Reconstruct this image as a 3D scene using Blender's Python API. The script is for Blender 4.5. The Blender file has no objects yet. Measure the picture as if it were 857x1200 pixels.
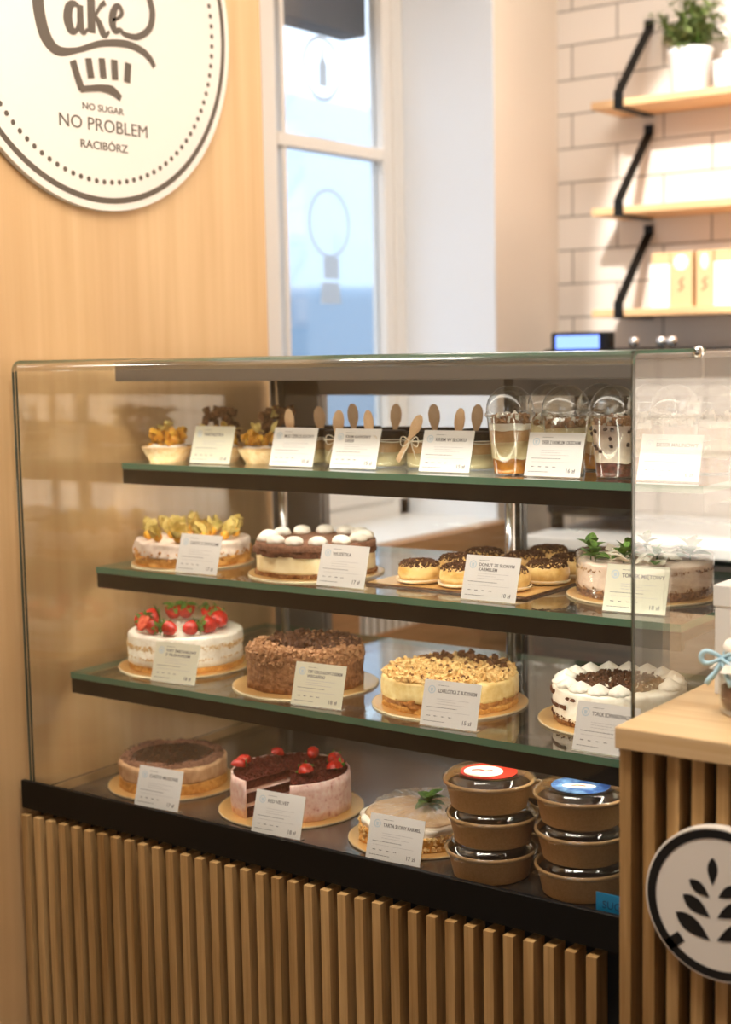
import bpy, math, random
from mathutils import Vector, Matrix, noise, Euler
R = random.Random(7)
PI = math.pi
C = bpy.context.scene.collection
H = 1.40                                   # camera height, metres
def Z(z): return z + H                     # heights below are measured from eye level

# ------------------------------------------------------------------ helpers
class MB:
    """collects verts and faces of ONE mesh"""
    def __init__(s): s.v = []; s.f = []; s.m = []
    def add(s, vs, fs, mi=0, M=None):
        b = len(s.v)
        s.v += [tuple(M @ Vector(p)) if M is not None else tuple(p) for p in vs]
        for f in fs: s.f.append(tuple(b+i for i in f)); s.m.append(mi)
        return s
    def box(s, x0, x1, y0, y1, z0, z1, mi=0, M=None, edge=None, thin=None):
        v = [(x0,y0,z0),(x1,y0,z0),(x1,y1,z0),(x0,y1,z0),(x0,y0,z1),(x1,y0,z1),(x1,y1,z1),(x0,y1,z1)]
        f = [(0,3,2,1),(4,5,6,7),(0,1,5,4),(2,3,7,6),(1,2,6,5),(3,0,4,7)]
        s.add(v, f, mi, M)
        if edge is not None:               # thin = axis normal to the pane; the other faces take the edge material
            keep = {'z':(0,1),'y':(2,3),'x':(4,5)}[thin]
            n = len(s.m)
            for k in range(6):
                if k not in keep: s.m[n-6+k] = edge
        return s
    def lathe(s, prof, seg=48, mi=0, M=None, cap0=True, cap1=True, mod=None):
        vs = []; fs = []
        for r, z in prof:
            for k in range(seg):
                a = 2*PI*k/seg; q = r
                if mod: q = r*mod(a, z)
                vs.append((q*math.cos(a), q*math.sin(a), z))
        n = len(prof)
        for i in range(n-1):
            for k in range(seg):
                k2 = (k+1) % seg
                fs.append((i*seg+k, i*seg+k2, (i+1)*seg+k2, (i+1)*seg+k))
        if cap0: fs.append(tuple(range(seg-1, -1, -1)))
        if cap1: fs.append(tuple((n-1)*seg+k for k in range(seg)))
        return s.add(vs, fs, mi, M)
    def tube(s, pts, r, seg=8, mi=0, M=None):
        pts = [Vector(p) for p in pts]; vs = []; fs = []
        up = Vector((0,0,1)); prev = None
        for i, p in enumerate(pts):
            d = (pts[min(i+1,len(pts)-1)] - pts[max(i-1,0)]).normalized()
            if prev is None:
                a = d.cross(up if abs(d.z) < .9 else Vector((1,0,0))).normalized()
            else:
                a = (prev - d*prev.dot(d)).normalized()
            prev = a; b = d.cross(a)
            rr = r[i] if isinstance(r, (list,tuple)) else r
            for k in range(seg):
                t = 2*PI*k/seg
                vs.append(p + a*rr*math.cos(t) + b*rr*math.sin(t))
        for i in range(len(pts)-1):
            for k in range(seg):
                k2 = (k+1) % seg
                fs.append((i*seg+k, i*seg+k2, (i+1)*seg+k2, (i+1)*seg+k))
        fs.append(tuple(range(seg-1,-1,-1))); fs.append(tuple((len(pts)-1)*seg+k for k in range(seg)))
        return s.add(vs, fs, mi, M)
    def prism(s, poly, t, mi=0, M=None):
        """flat outline in x,y given a thickness t along +z"""
        n = len(poly)
        vs = [(x,y,0) for x,y in poly] + [(x,y,t) for x,y in poly]
        fs = [tuple(range(n-1,-1,-1)), tuple(range(n,2*n))] + [(i,(i+1)%n,n+(i+1)%n,n+i) for i in range(n)]
        return s.add(vs, fs, mi, M)
    def ribbon(s, pts, w, t, mi=0, M=None, sub=8):
        """stroke of varying width w (list) along smooth pts in x,y, thickness t"""
        P = []; Wd = []
        n = len(pts)
        if not isinstance(w, (list,tuple)): w = [w]*n
        for i in range(n-1):
            p0, p1, p2, p3 = [Vector(pts[max(0,min(n-1,j))]+(0,)) for j in (i-1,i,i+1,i+2)]
            for k in range(sub + (i == n-2)):
                u = k/sub
                P.append(.5*((2*p1)+(-p0+p2)*u+(2*p0-5*p1+4*p2-p3)*u*u+(-p0+3*p1-3*p2+p3)*u**3))
                Wd.append(w[i]*(1-u)+w[i+1]*u)
        vs = []; fs = []
        for i, p in enumerate(P):
            d = (P[min(i+1,len(P)-1)]-P[max(i-1,0)]).normalized(); a = Vector((-d.y,d.x,0))*Wd[i]/2
            vs += [p+a, p-a, p-a+Vector((0,0,t)), p+a+Vector((0,0,t))]
        m = len(P)
        for i in range(m-1):
            for k in range(4):
                k2 = (k+1)%4
                fs.append((i*4+k, i*4+k2, (i+1)*4+k2, (i+1)*4+k))
        fs.append((3,2,1,0)); fs.append(tuple((m-1)*4+k for k in range(4)))
        return s.add(vs, fs, mi, M)
    def obj(s, name, mats, parent=None, smooth=False, loc=None, bevel=0, world=False, coll=C):
        me = bpy.data.meshes.new(name)
        off = Vector((0,0,0))
        if world and parent is not None:
            p = parent
            while p is not None: off += p.location; p = p.parent
        if world and loc is not None: off += Vector(loc)
        vs = [Vector(q)-off for q in s.v] if world else s.v
        me.from_pydata([tuple(q) for q in vs], [], s.f)
        if not isinstance(mats, (list,tuple)): mats = [mats]
        for m in mats: me.materials.append(m)
        me.polygons.foreach_set('material_index', s.m)
        if smooth: me.polygons.foreach_set('use_smooth', [True]*len(s.f))
        me.update()
        o = bpy.data.objects.new(name, me); coll.objects.link(o)
        if parent is not None: o.parent = parent
        if loc is not None: o.location = loc
        if bevel:
            b = o.modifiers.new('bevel','BEVEL'); b.width = bevel; b.segments = 2; b.limit_method = 'ANGLE'
        if smooth == 'auto':
            me.polygons.foreach_set('use_smooth', [False]*len(s.f))
        return o

def tag(o, label=None, cat=None, group=None, kind=None):
    if label: o['label'] = label
    if cat: o['category'] = cat
    if group: o['group'] = group
    if kind: o['kind'] = kind
    return o
def empty(name, loc, label, cat, group=None, rz=0):
    o = bpy.data.objects.new(name, None); C.objects.link(o); o.location = loc; o.rotation_euler = (0,0,rz)
    o.empty_display_size = .02
    return tag(o, label, cat, group)
def kids(o): return [c for c in bpy.data.objects if c.parent == o]
def copy_tree(o, parent=None, loc=None, rz=None, label=None):
    c = o.copy(); C.objects.link(c)
    if parent is not None: c.parent = parent
    if loc is not None: c.location = loc
    if rz is not None: c.rotation_euler = (0,0,rz)
    if label: c['label'] = label
    for ch in kids(o): copy_tree(ch, c)
    return c
def T(x=0,y=0,z=0,rx=0,ry=0,rz=0,s=1):
    if not isinstance(s,(tuple,list)): s = (s,s,s)
    return Matrix.Translation((x,y,z)) @ Euler((rx,ry,rz)).to_matrix().to_4x4() @ Matrix.Diagonal((*s,1))
_tc = {}
def text_geo(body, size, depth=.0002, bold=0):
    k = (body,bold)
    if k not in _tc:
        cu = bpy.data.curves.new('t','FONT'); cu.body = body; cu.size = 1; cu.resolution_u = 3; cu.extrude = .5; cu.offset = bold
        o = bpy.data.objects.new('t',cu); C.objects.link(o)
        bpy.context.view_layer.update()
        me = bpy.data.meshes.new_from_object(o.evaluated_get(bpy.context.evaluated_depsgraph_get()))
        vs = [tuple(v.co) for v in me.vertices]; fs = [tuple(p.vertices) for p in me.polygons]
        bpy.data.objects.remove(o); bpy.data.curves.remove(cu); bpy.data.meshes.remove(me)
        _tc[k] = (vs, fs, max([v[0] for v in vs] or [1]))
    vs, fs, w = _tc[k]
    return [(x*size, y*size, (z+.5)*depth) for x,y,z in vs], fs, w*size

# ------------------------------------------------------------------ materials
def srgb(r,g,b):
    f = lambda c: (c/255/12.92) if c/255 <= .04045 else ((c/255+.055)/1.055)**2.4
    return (f(r),f(g),f(b),1)
def newmat(name):
    m = bpy.data.materials.new(name); m.use_nodes = True
    nt = m.node_tree; nt.nodes.clear()
    out = nt.nodes.new('ShaderNodeOutputMaterial')
    return m, nt, out
def N(nt, t, **kw):
    n = nt.nodes.new(t)
    for k, v in kw.items():
        if k in n.inputs: n.inputs[k].default_value = v
        else: setattr(n, k, v)
    return n
def coords(nt, scale=(1,1,1), kind='Object', loc=(0,0,0)):
    tc = N(nt,'ShaderNodeTexCoord'); mp = N(nt,'ShaderNodeMapping')
    mp.inputs['Scale'].default_value = scale; mp.inputs['Location'].default_value = loc
    nt.links.new(tc.outputs[kind], mp.inputs[0]); return mp.outputs[0]
def ramp(nt, fac, stops, interp='LINEAR'):
    r = N(nt,'ShaderNodeValToRGB'); r.color_ramp.interpolation = interp
    e = r.color_ramp.elements
    while len(e) < len(stops): e.new(.5)
    for k,(p,c) in enumerate(stops): e[k].position = p; e[k].color = c
    nt.links.new(fac, r.inputs[0]); return r.outputs[0]
def plain(name, col, rough=.5, metal=0, spec=.5, bump=0, bscale=200, coat=0, trans=0, sss=0):
    m, nt, out = newmat(name)
    p = N(nt,'ShaderNodeBsdfPrincipled'); p.inputs['Base Color'].default_value = col
    p.inputs['Roughness'].default_value = rough; p.inputs['Metallic'].default_value = metal
    p.inputs['Specular IOR Level'].default_value = spec; p.inputs['Coat Weight'].default_value = coat
    n = N(nt,'ShaderNodeTexNoise'); n.inputs['Scale'].default_value = bscale
    nt.links.new(coords(nt), n.inputs['Vector'])
    if bump:
        b = N(nt,'ShaderNodeBump'); b.inputs['Strength'].default_value = bump; b.inputs['Distance'].default_value = .002
        nt.links.new(n.outputs[0], b.inputs['Height']); nt.links.new(b.outputs[0], p.inputs['Normal'])
    nt.links.new(p.outputs[0], out.inputs[0]); return m
def speck(name, stops, scale=120, rough=.7, bump=.6, bdist=.003, detail=4, stretch=(1,1,1), spec=.3, interp='LINEAR'):
    """mottled food / fabric colour from noise"""
    m, nt, out = newmat(name)
    p = N(nt,'ShaderNodeBsdfPrincipled'); p.inputs['Roughness'].default_value = rough; p.inputs['Specular IOR Level'].default_value = spec
    n = N(nt,'ShaderNodeTexNoise'); n.inputs['Scale'].default_value = scale; n.inputs['Detail'].default_value = detail
    n.inputs['Roughness'].default_value = .65
    nt.links.new(coords(nt, stretch), n.inputs['Vector'])
    nt.links.new(ramp(nt, n.outputs[0], stops, interp), p.inputs['Base Color'])
    b = N(nt,'ShaderNodeBump'); b.inputs['Strength'].default_value = bump; b.inputs['Distance'].default_value = bdist
    nt.links.new(n.outputs[0], b.inputs['Height']); nt.links.new(b.outputs[0], p.inputs['Normal'])
    nt.links.new(p.outputs[0], out.inputs[0]); return m
def wood(name, light, dark, axis='z', scale=1, rough=.5, contrast=1, knots=True, spec=.35):
    m, nt, out = newmat(name)
    p = N(nt,'ShaderNodeBsdfPrincipled'); p.inputs['Roughness'].default_value = rough; p.inputs['Specular IOR Level'].default_value = spec
    st = {'z':(9,9,.55),'x':(.55,9,9),'y':(9,.55,9)}[axis]
    co = coords(nt, tuple(scale*q for q in st))
    n1 = N(nt,'ShaderNodeTexNoise'); n1.inputs['Scale'].default_value = 1.3; n1.inputs['Detail'].default_value = 6; n1.inputs['Roughness'].default_value = .6; n1.inputs['Distortion'].default_value = .6
    nt.links.new(co, n1.inputs['Vector'])
    st2 = {'z':(90,90,2.5),'x':(2.5,90,90),'y':(90,2.5,90)}[axis]
    n2 = N(nt,'ShaderNodeTexNoise'); n2.inputs['Scale'].default_value = 1.6; n2.inputs['Detail'].default_value = 3
    nt.links.new(coords(nt, tuple(scale*q for q in st2)), n2.inputs['Vector'])
    mx = N(nt,'ShaderNodeMath', operation='MULTIPLY_ADD'); nt.links.new(n2.outputs[0], mx.inputs[0]); mx.inputs[1].default_value = .35
    nt.links.new(n1.outputs[0], mx.inputs[2])
    mid = tuple((a+b)/2 for a,b in zip(light,dark))
    c = ramp(nt, mx.outputs[0], [(.5-.02,dark),(.66,mid),(.82,light)])
    nt.links.new(c, p.inputs['Base Color'])
    b = N(nt,'ShaderNodeBump'); b.inputs['Strength'].default_value = .15; b.inputs['Distance'].default_value = .001
    nt.links.new(n2.outputs[0], b.inputs['Height']); nt.links.new(b.outputs[0], p.inputs['Normal'])
    nt.links.new(p.outputs[0], out.inputs[0]); return m
def glass(name, tint=(1,1,1,1), ior=1.5, rough=0.0, haze=0, hazecol=(1,1,1,1), spot=0):
    """thin pane: straight-through light plus Fresnel reflection, the same for every ray"""
    m, nt, out = newmat(name)
    geo = N(nt,'ShaderNodeNewGeometry')
    mr = N(nt,'ShaderNodeMapRange'); nt.links.new(geo.outputs['Backfacing'], mr.inputs[0])
    mr.inputs[3].default_value = ior; mr.inputs[4].default_value = 1/ior
    fr = N(nt,'ShaderNodeFresnel'); nt.links.new(mr.outputs[0], fr.inputs['IOR'])
    tr = N(nt,'ShaderNodeBsdfTransparent'); tr.inputs[0].default_value = tint
    gl = N(nt,'ShaderNodeBsdfGlossy'); gl.inputs['Roughness'].default_value = rough; gl.inputs['Color'].default_value = (1,1,1,1)
    mx = N(nt,'ShaderNodeMixShader'); nt.links.new(fr.outputs[0], mx.inputs[0])
    nt.links.new(tr.outputs[0], mx.inputs[1]); nt.links.new(gl.outputs[0], mx.inputs[2])
    last = mx.outputs[0]
    if haze:
        df = N(nt,'ShaderNodeBsdfTranslucent'); df.inputs[0].default_value = hazecol
        d2 = N(nt,'ShaderNodeBsdfDiffuse'); d2.inputs[0].default_value = hazecol
        a = N(nt,'ShaderNodeMixShader'); nt.links.new(df.outputs[0], a.inputs[1]); nt.links.new(d2.outputs[0], a.inputs[2])
        b = N(nt,'ShaderNodeMixShader'); b.inputs[0].default_value = haze
        nt.links.new(last, b.inputs[1]); nt.links.new(a.outputs[0], b.inputs[2]); last = b.outputs[0]
    nt.links.new(last, out.inputs[0]); return m
def emit(name, col, s):
    m, nt, out = newmat(name)
    e = N(nt,'ShaderNodeEmission'); e.inputs[0].default_value = col; e.inputs[1].default_value = s
    nt.links.new(e.outputs[0], out.inputs[0]); return m

M = {}
M['wall_wood'] = wood('light_oak_panel', srgb(222,186,138), srgb(198,156,106), 'z', .22, .45)
M['slat'] = wood('oak_slat', srgb(200,162,108), srgb(148,110,62), 'z', 1.3, .55)
M['top_wood'] = wood('oak_worktop', srgb(226,198,154), srgb(202,164,114), 'x', .7, .35)
M['bench_wood'] = wood('oak_cladding', srgb(196,150,104), srgb(160,112,70), 'y', .6, .5)
M['shelf_wood'] = wood('oak_shelf', srgb(236,196,150), srgb(214,166,116), 'x', .7, .5)
M['kraftbox'] = plain('kraft_board', srgb(222,184,136), .7, bump=.05)
M['plaster'] = plain('cream_plaster', srgb(236,222,206), .8, bump=.05, bscale=60)
M['reveal'] = plain('white_reveal_plaster', srgb(236,239,244), .8, bump=.05, bscale=60)
M['black'] = plain('black_powder_coat', srgb(14,13,12), .4, bump=.02, spec=.25)
M['blackmat'] = plain('black_backing', srgb(16,13,11), .8, bump=.02)
M['dark'] = plain('dark_grey_profile', srgb(34,34,36), .35, bump=.02, spec=.4)
M['grey'] = plain('grey_profile', srgb(120,118,116), .35, metal=.5, bump=.02)
M['steel'] = plain('brushed_steel', srgb(190,186,180), .28, metal=1, bump=.02)
M['deck'] = plain('satin_steel_deck', srgb(128,120,112), .22, metal=.85, bump=.02)
M['chrome'] = plain('chrome', srgb(225,225,225), .12, metal=1)
M['white'] = plain('white_lacquer', srgb(240,238,234), .4, bump=.02)
M['frame_white'] = plain('white_window_frame', srgb(236,230,222), .4, bump=.02)
M['board'] = plain('white_sign_board', srgb(232,224,212), .45, bump=.01)
M['ink'] = plain('grey_brown_lettering', srgb(84,72,58), .5, bump=.01)
M['inkblack'] = plain('black_vinyl', srgb(18,16,15), .4, bump=.01)
M['paper'] = plain('white_card', srgb(240,238,234), .6, bump=.01)
M['paper_y'] = plain('pale_yellow_card', srgb(236,234,212), .6, bump=.01)
M['print'] = plain('grey_print', srgb(112,110,110), .6, bump=.01)
M['printlight'] = plain('light_grey_print', srgb(206,204,202), .6, bump=.01)
M['printblue'] = plain('pale_blue_print', srgb(206,220,228), .6, bump=.01)
M['gold'] = plain('gold_cake_board', srgb(228,184,116), .3, metal=.45, bump=.03, bscale=400)
M['boardrim'] = plain('cake_board_edge', srgb(200,176,140), .6, bump=.02)
M['glass'] = glass('clear_glass', (.985,.99,.985,1), ior=1.42)
M['bendglass'] = glass('bent_glass', (.9,.93,.92,1), ior=2.0, rough=.12)
m_,nt_,out_ = newmat('solid_glass'); g_=N(nt_,'ShaderNodeBsdfGlass'); g_.inputs['IOR'].default_value=1.5; g_.inputs['Roughness'].default_value=.12; g_.inputs[0].default_value=(.93,.97,.95,1); nt_.links.new(g_.outputs[0],out_.inputs[0]); M['solidglass']=m_
M['sideglass'] = glass('side_glass', (.97,.98,.975,1), ior=1.75)
M['edge'] = plain('green_glass_edge', srgb(82,124,102), .15, spec=.8)
M['edge_dark'] = plain('dark_glass_edge', srgb(72,78,66), .15, spec=.8)
M['shelfglass'] = glass('shelf_glass', (.86,.9,.88,1), ior=1.75)
M['plastic'] = glass('clear_plastic', (.96,.96,.95,1), ior=1.5, rough=.02)
M['acetate'] = glass('acetate_film', (.97,.95,.93,1), ior=1.5, rough=.05, haze=.05)
M['acrylic'] = glass('acrylic_holder', (.96,.97,.97,1), ior=1.5, haze=.06)
M['filmwrap'] = glass('crinkled_film', (.93,.9,.86,1), ior=1.6, rough=.08, haze=.12)
M['jarglass'] = glass('jar_glass', (.94,.95,.94,1), ior=1.5)
M['window_glass'] = glass('window_glass', (.97,.985,1,1))
M['spoonwood'] = wood('birch_spoon', srgb(222,188,150), srgb(200,160,120), 'z', 2, .6)
M['twine'] = plain('cream_twine', srgb(232,220,198), .8, bump=.1, bscale=600)
M['kraft'] = speck('kraft_paper_bowl', [(.3,srgb(172,128,78)),(.7,srgb(190,146,96))], 300, .6, .1, .0005)
M['kraft_rim'] = plain('kraft_rim', srgb(196,156,108), .5, bump=.02)
# foods
M['cream'] = speck('white_cream', [(.35,srgb(236,222,202)),(.6,srgb(250,242,228))], 60, .45, .35, .003, spec=.4)
M['meringue'] = plain('piped_cream', srgb(248,240,226), .5, bump=.15, bscale=90)
M['pinkcream'] = speck('pale_pink_cream', [(.35,srgb(228,204,188)),(.6,srgb(246,228,212))], 70, .45, .3, .002)
M['rosecream'] = speck('rose_cream', [(.30,srgb(186,104,98)),(.40,srgb(232,188,176)),(.7,srgb(246,222,210))], 90, .5, .35, .003)
M['yellowcream'] = speck('vanilla_cream', [(.35,srgb(226,190,120)),(.65,srgb(244,220,160))], 50, .45, .3, .002)
M['mousse'] = speck('beige_mousse', [(.35,srgb(186,140,100)),(.65,srgb(222,182,142))], 45, .6, .5, .004, stretch=(1,1,.5))
M['choccream'] = speck('chocolate_cream', [(.3,srgb(104,66,40)),(.5,srgb(150,104,68)),(.7,srgb(178,132,92))], 110, .6, .9, .005)
M['apple'] = speck('caramel_apple', [(.3,srgb(140,84,36)),(.5,srgb(190,128,66)),(.7,srgb(226,176,110))], 90, .4, .5, .003)
M['crust'] = speck('golden_sponge', [(.3,srgb(190,126,58)),(.6,srgb(226,170,92)),(.8,srgb(240,200,130))], 130, .8, .5, .003)
M['crumb'] = speck('brown_crumb_base', [(.35,srgb(96,58,30)),(.5,srgb(150,100,58)),(.65,srgb(200,150,98))], 220, .85, .9, .004)
M['streak'] = speck('tan_sponge_streaks', [(.4,srgb(204,160,104)),(.6,srgb(232,204,160))], 90, .8, .3, .001)
M['darksponge'] = speck('cocoa_sponge', [(.3,srgb(70,38,24)),(.6,srgb(112,68,44))], 150, .85, .7, .003)
M['cocoa'] = speck('cocoa_dust', [(.35,srgb(110,74,56)),(.65,srgb(146,106,84))], 180, .9, .4, .002)
M['redsponge'] = speck('red_velvet_sponge', [(.35,srgb(66,22,14)),(.65,srgb(116,48,34))], 190, .9, .8, .004)
M['choc'] = plain('dark_chocolate', srgb(58,36,24), .35, bump=.2, bscale=120)
M['shaving'] = speck('chocolate_shavings', [(.35,srgb(60,36,22)),(.65,srgb(110,72,46))], 160, .55, .5, .002)
M['milkshaving'] = speck('light_chocolate_curls', [(.35,srgb(150,104,68)),(.65,srgb(190,146,106))], 160, .6, .5, .002)
M['crumble'] = speck('golden_crumble', [(.35,srgb(214,164,96)),(.65,srgb(244,214,152))], 120, .75, .5, .002)
M['walnut'] = speck('brown_nut_pieces', [(.35,srgb(90,58,34)),(.65,srgb(140,98,62))], 160, .7, .5, .002)
M['berry'] = speck('strawberry_red', [(.42,srgb(160,20,14)),(.62,srgb(206,44,28))], 260, .25, .35, .0015, spec=.6)
M['berrycut'] = speck('strawberry_flesh', [(.4,srgb(206,52,34)),(.68,srgb(240,140,108))], 90, .4, .1, .001)
M['leaf'] = speck('fresh_leaf', [(.4,srgb(58,92,30)),(.65,srgb(116,150,60))], 90, .5, .4, .001)
M['mint'] = speck('mint_leaf', [(.4,srgb(58,92,34)),(.65,srgb(106,140,62))], 120, .45, .6, .001)
M['plant'] = speck('grey_green_foliage', [(.4,srgb(84,100,56)),(.65,srgb(150,160,100))], 40, .6, .3, .001)
M['husk'] = speck('physalis_husk', [(.35,srgb(196,172,86)),(.65,srgb(238,214,140))], 80, .6, .5, .001)
M['physalis'] = speck('orange_physalis', [(.35,srgb(226,150,40)),(.65,srgb(244,190,70))], 60, .3, .1, .001)
M['fruit'] = speck('yellow_fruit', [(.35,srgb(214,140,36)),(.65,srgb(244,196,80))], 70, .35, .4, .003)
M['pastry'] = speck('pale_pastry', [(.35,srgb(222,176,120)),(.65,srgb(242,214,170))], 70, .7, .3, .002)
M['donut'] = speck('glazed_donut', [(.35,srgb(214,164,86)),(.6,srgb(240,204,134))], 36, .35, .2, .002, spec=.5)
M['papercup'] = plain('waxed_paper_cup', srgb(240,220,184), .6, bump=.05)
M['caramel'] = speck('caramel_glaze', [(.35,srgb(206,160,112)),(.65,srgb(230,196,154))], 24, .25, .1, .002, spec=.6)
M['whitechoc'] = plain('white_chocolate', srgb(240,232,216), .4, bump=.05)
M['coffeecream'] = speck('coffee_cream', [(.35,srgb(190,142,94)),(.65,srgb(206,162,116))], 30, .5, .1, .001)
M['custard'] = speck('custard_cream', [(.35,srgb(232,206,154)),(.65,srgb(244,226,184))], 30, .5, .1, .001)
M['amber'] = speck('amber_jelly', [(.35,srgb(176,98,18)),(.65,srgb(214,140,44))], 40, .2, .1, .001, spec=.7)
M['cherry'] = speck('dark_red_jelly', [(.4,srgb(60,16,10)),(.65,srgb(130,50,34))], 160, .3, .4, .002, spec=.7)
M['blue'] = plain('blue_label', srgb(30,150,205), .5, bump=.01)
M['bluedeep'] = plain('blue_label_print', srgb(14,84,130), .5, bump=.01)
M['stickred'] = plain('red_sticker', srgb(206,52,34), .4, bump=.01)
M['stickcream'] = plain('cream_sticker', srgb(244,232,212), .4, bump=.01)
M['stickblue'] = speck('blue_sticker', [(.42,srgb(36,66,120)),(.6,srgb(120,160,200))], 30, .4, .0)
M['ribbon'] = plain('pale_blue_ribbon', srgb(176,212,226), .4, bump=.05)
M['cloth'] = plain('cream_cloth_cap', srgb(238,230,216), .8, bump=.3, bscale=150)
M['ceramic'] = plain('white_ceramic', srgb(240,238,236), .3, bump=.01)
M['floor'] = speck('grey_floor_tile', [(.4,srgb(92,82,72)),(.6,srgb(108,98,88))], 6, .5, .02, .001)
M['ceiling'] = plain('white_ceiling', srgb(240,236,230), .9, bump=.02)
M['facade'] = plain('pale_facade', srgb(214,226,240), .8, bump=.02)
M['carpaint'] = plain('blue_grey_paint', srgb(120,142,162), .4)
M['blind'] = plain('charcoal_blind', srgb(58,62,72), .6, bump=.05)
M['decal'] = glass('pale_window_vinyl', (.8,.85,.9,1), haze=.7, hazecol=srgb(222,228,232))
M['screen'] = emit('blue_display', srgb(120,150,255), 2.2)
M['added_strip'] = emit('added_warm_strip', (1,.92,.80,1), 17)  # glow for the strips added under the shelves
M['added_strip_top'] = emit('added_soft_strip', (1,.92,.80,1), 4.5)  # weaker glow for the strip added under the top cover

# tiles: half-bond white metro tiles with grey joints
def tile_mat():
    m, nt, out = newmat('white_metro_tiles')
    p = N(nt,'ShaderNodeBsdfPrincipled'); p.inputs['Specular IOR Level'].default_value = .5
    tc = N(nt,'ShaderNodeTexCoord'); sx = N(nt,'ShaderNodeSeparateXYZ'); cx = N(nt,'ShaderNodeCombineXYZ')
    nt.links.new(tc.outputs['Object'], sx.inputs[0])
    nt.links.new(sx.outputs[0], cx.inputs[0]); nt.links.new(sx.outputs[2], cx.inputs[1])
    mp = N(nt,'ShaderNodeMapping'); mp.inputs['Location'].default_value = (2.155, -Z(.709)+.102*30, 0)
    nt.links.new(cx.outputs[0], mp.inputs[0])
    b = N(nt,'ShaderNodeTexBrick'); b.offset = .5; b.squash = 1
    b.inputs['Scale'].default_value = 1; b.inputs['Brick Width'].default_value = .30; b.inputs['Row Height'].default_value = .102
    b.inputs['Mortar Size'].default_value = .0028; b.inputs['Mortar Smooth'].default_value = .1
    b.inputs['Color1'].default_value = srgb(238,228,218); b.inputs['Color2'].default_value = srgb(232,221,210); b.inputs['Mortar'].default_value = srgb(150,140,130)
    nt.links.new(mp.outputs[0], b.inputs['Vector'])
    nt.links.new(b.outputs['Color'], p.inputs['Base Color'])
    r = N(nt,'ShaderNodeMapRange'); nt.links.new(b.outputs['Fac'], r.inputs[0]); r.inputs[3].default_value = .3; r.inputs[4].default_value = .8
    nt.links.new(r.outputs[0], p.inputs['Roughness'])
    bp = N(nt,'ShaderNodeBump'); bp.inputs['Strength'].default_value = .5; bp.inputs['Distance'].default_value = .002; bp.invert = True
    nt.links.new(b.outputs['Fac'], bp.inputs['Height']); nt.links.new(bp.outputs[0], p.inputs['Normal'])
    nt.links.new(p.outputs[0], out.inputs[0]); return m
M['tiles'] = tile_mat()

def struct(name, mb, mat, **kw):
    o = mb.obj(name, mat, **kw); o['kind'] = 'structure'; return o

# ------------------------------------------------------------------ the room
XW = -2.18; YT = 4.08; XR = 2.6; YF = -3.2; ZC = Z(1.75); XG = -2.55
struct('floor', MB().box(-2.9, XR+.2, YF-.2, YT+.2, -.08, 0), M['floor'])
struct('ceiling', MB().box(-2.9, XR+.2, YF-.2, YT+.2, ZC, ZC+.1), M['ceiling'])
struct('wall_panel', MB().box(XW-.022, XW, -1.2, 2.635, 0, ZC), M['wall_wood'])['label'] = 'light oak wall panel behind the round sign'
w = MB()
w.box(-2.61, -2.205, YF, 2.55, 0, ZC)                       # wall behind the oak panel
w.box(-2.61, -2.205, 2.55, 3.70, 0, Z(-.52))               # below the window
w.box(-2.61, -2.205, 2.55, 3.70, Z(1.35), ZC)              # above it
w.box(-2.61, -2.205, 3.70, YT+.1, 0, ZC)
o = struct('wall_left', w, M['plaster'])
# white reveal faces of the window niche
struct('trim_1', MB().box(XG, -2.2045, 3.696, 3.702, Z(-.52), Z(1.35)), M['reveal'])['label'] = 'white plaster side of the deep window niche'
struct('trim_2', MB().box(XG, -2.19, 2.56, 3.696, Z(-.52), Z(-.49)), M['white'])['label'] = 'white windowsill'
struct('wall_back', MB().box(-2.205, XR, YT, YT+.12, 0, ZC), M['tiles'])
struct('wall_right', MB().box(XR, XR+.12, YF, YT, 0, ZC), M['plaster'])
w = MB()                                                     # unseen street-side wall; openings shaped to set the fill light
w.box(-2.9, XR, YF-.15, YF, 0, 1.2); w.box(-2.9, XR, YF-.15, YF, 2.5, ZC)
for x0, x1 in ((-2.9,-1.5),(-.6,.3),(1.2,2.6)): w.box(x0, x1, YF-.15, YF, 1.2, 2.5)
struct('wall_front', w, M['plaster'])
# window_1
wf = MB(); zb, zt = Z(-.49), Z(1.35)
def fr(y0,y1,z0,z1,x0=XG-.03,x1=XG+.035): wf.box(x0,x1,y0,y1,z0,z1)
fr(2.56,2.60,zb,zt); fr(3.645,3.696,zb,zt); fr(2.56,3.696,zt-.06,zt); fr(2.56,3.696,zb,zb+.05)
fr(3.045,3.105,zb,zt,XG-.03,XG+.03); fr(3.140,3.158,zb,zt,XG-.02,XG+.02)
for a,b in ((2.60,3.05),(3.105,3.645)):
    fr(a,a+.004,zb+.05,zt-.06,XG-.02,XG+.02); fr(b-.045,b,zb+.05,zt-.06,XG-.02,XG+.03)
    fr(a+.004,b-.045,zb+.05,zb+.11,XG-.02,XG+.045); fr(a+.004,b-.045,zt-.12,zt-.06,XG-.02,XG+.045)
    fr(a+.004,b-.045,Z(.558),Z(.592),XG-.015,XG+.03)
win = struct('window_1', wf, M['frame_white'], bevel=.004)
win['label'] = 'tall white casement window in the deep niche'
p = MB()
for a,b in ((2.604,3.045),(3.109,3.60)):
    for z0,z1 in ((zb+.1,Z(.55)),(Z(.58),zt-.11)): p.box(XG-.004,XG+.004,a,b,z0,z1)
p.obj('window_pane', M['window_glass'], parent=win)
MB().box(XG-.16,XG-.07,2.50,3.66,Z(.935),Z(1.33)).obj('roller_blind', M['blind'], parent=win)
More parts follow.
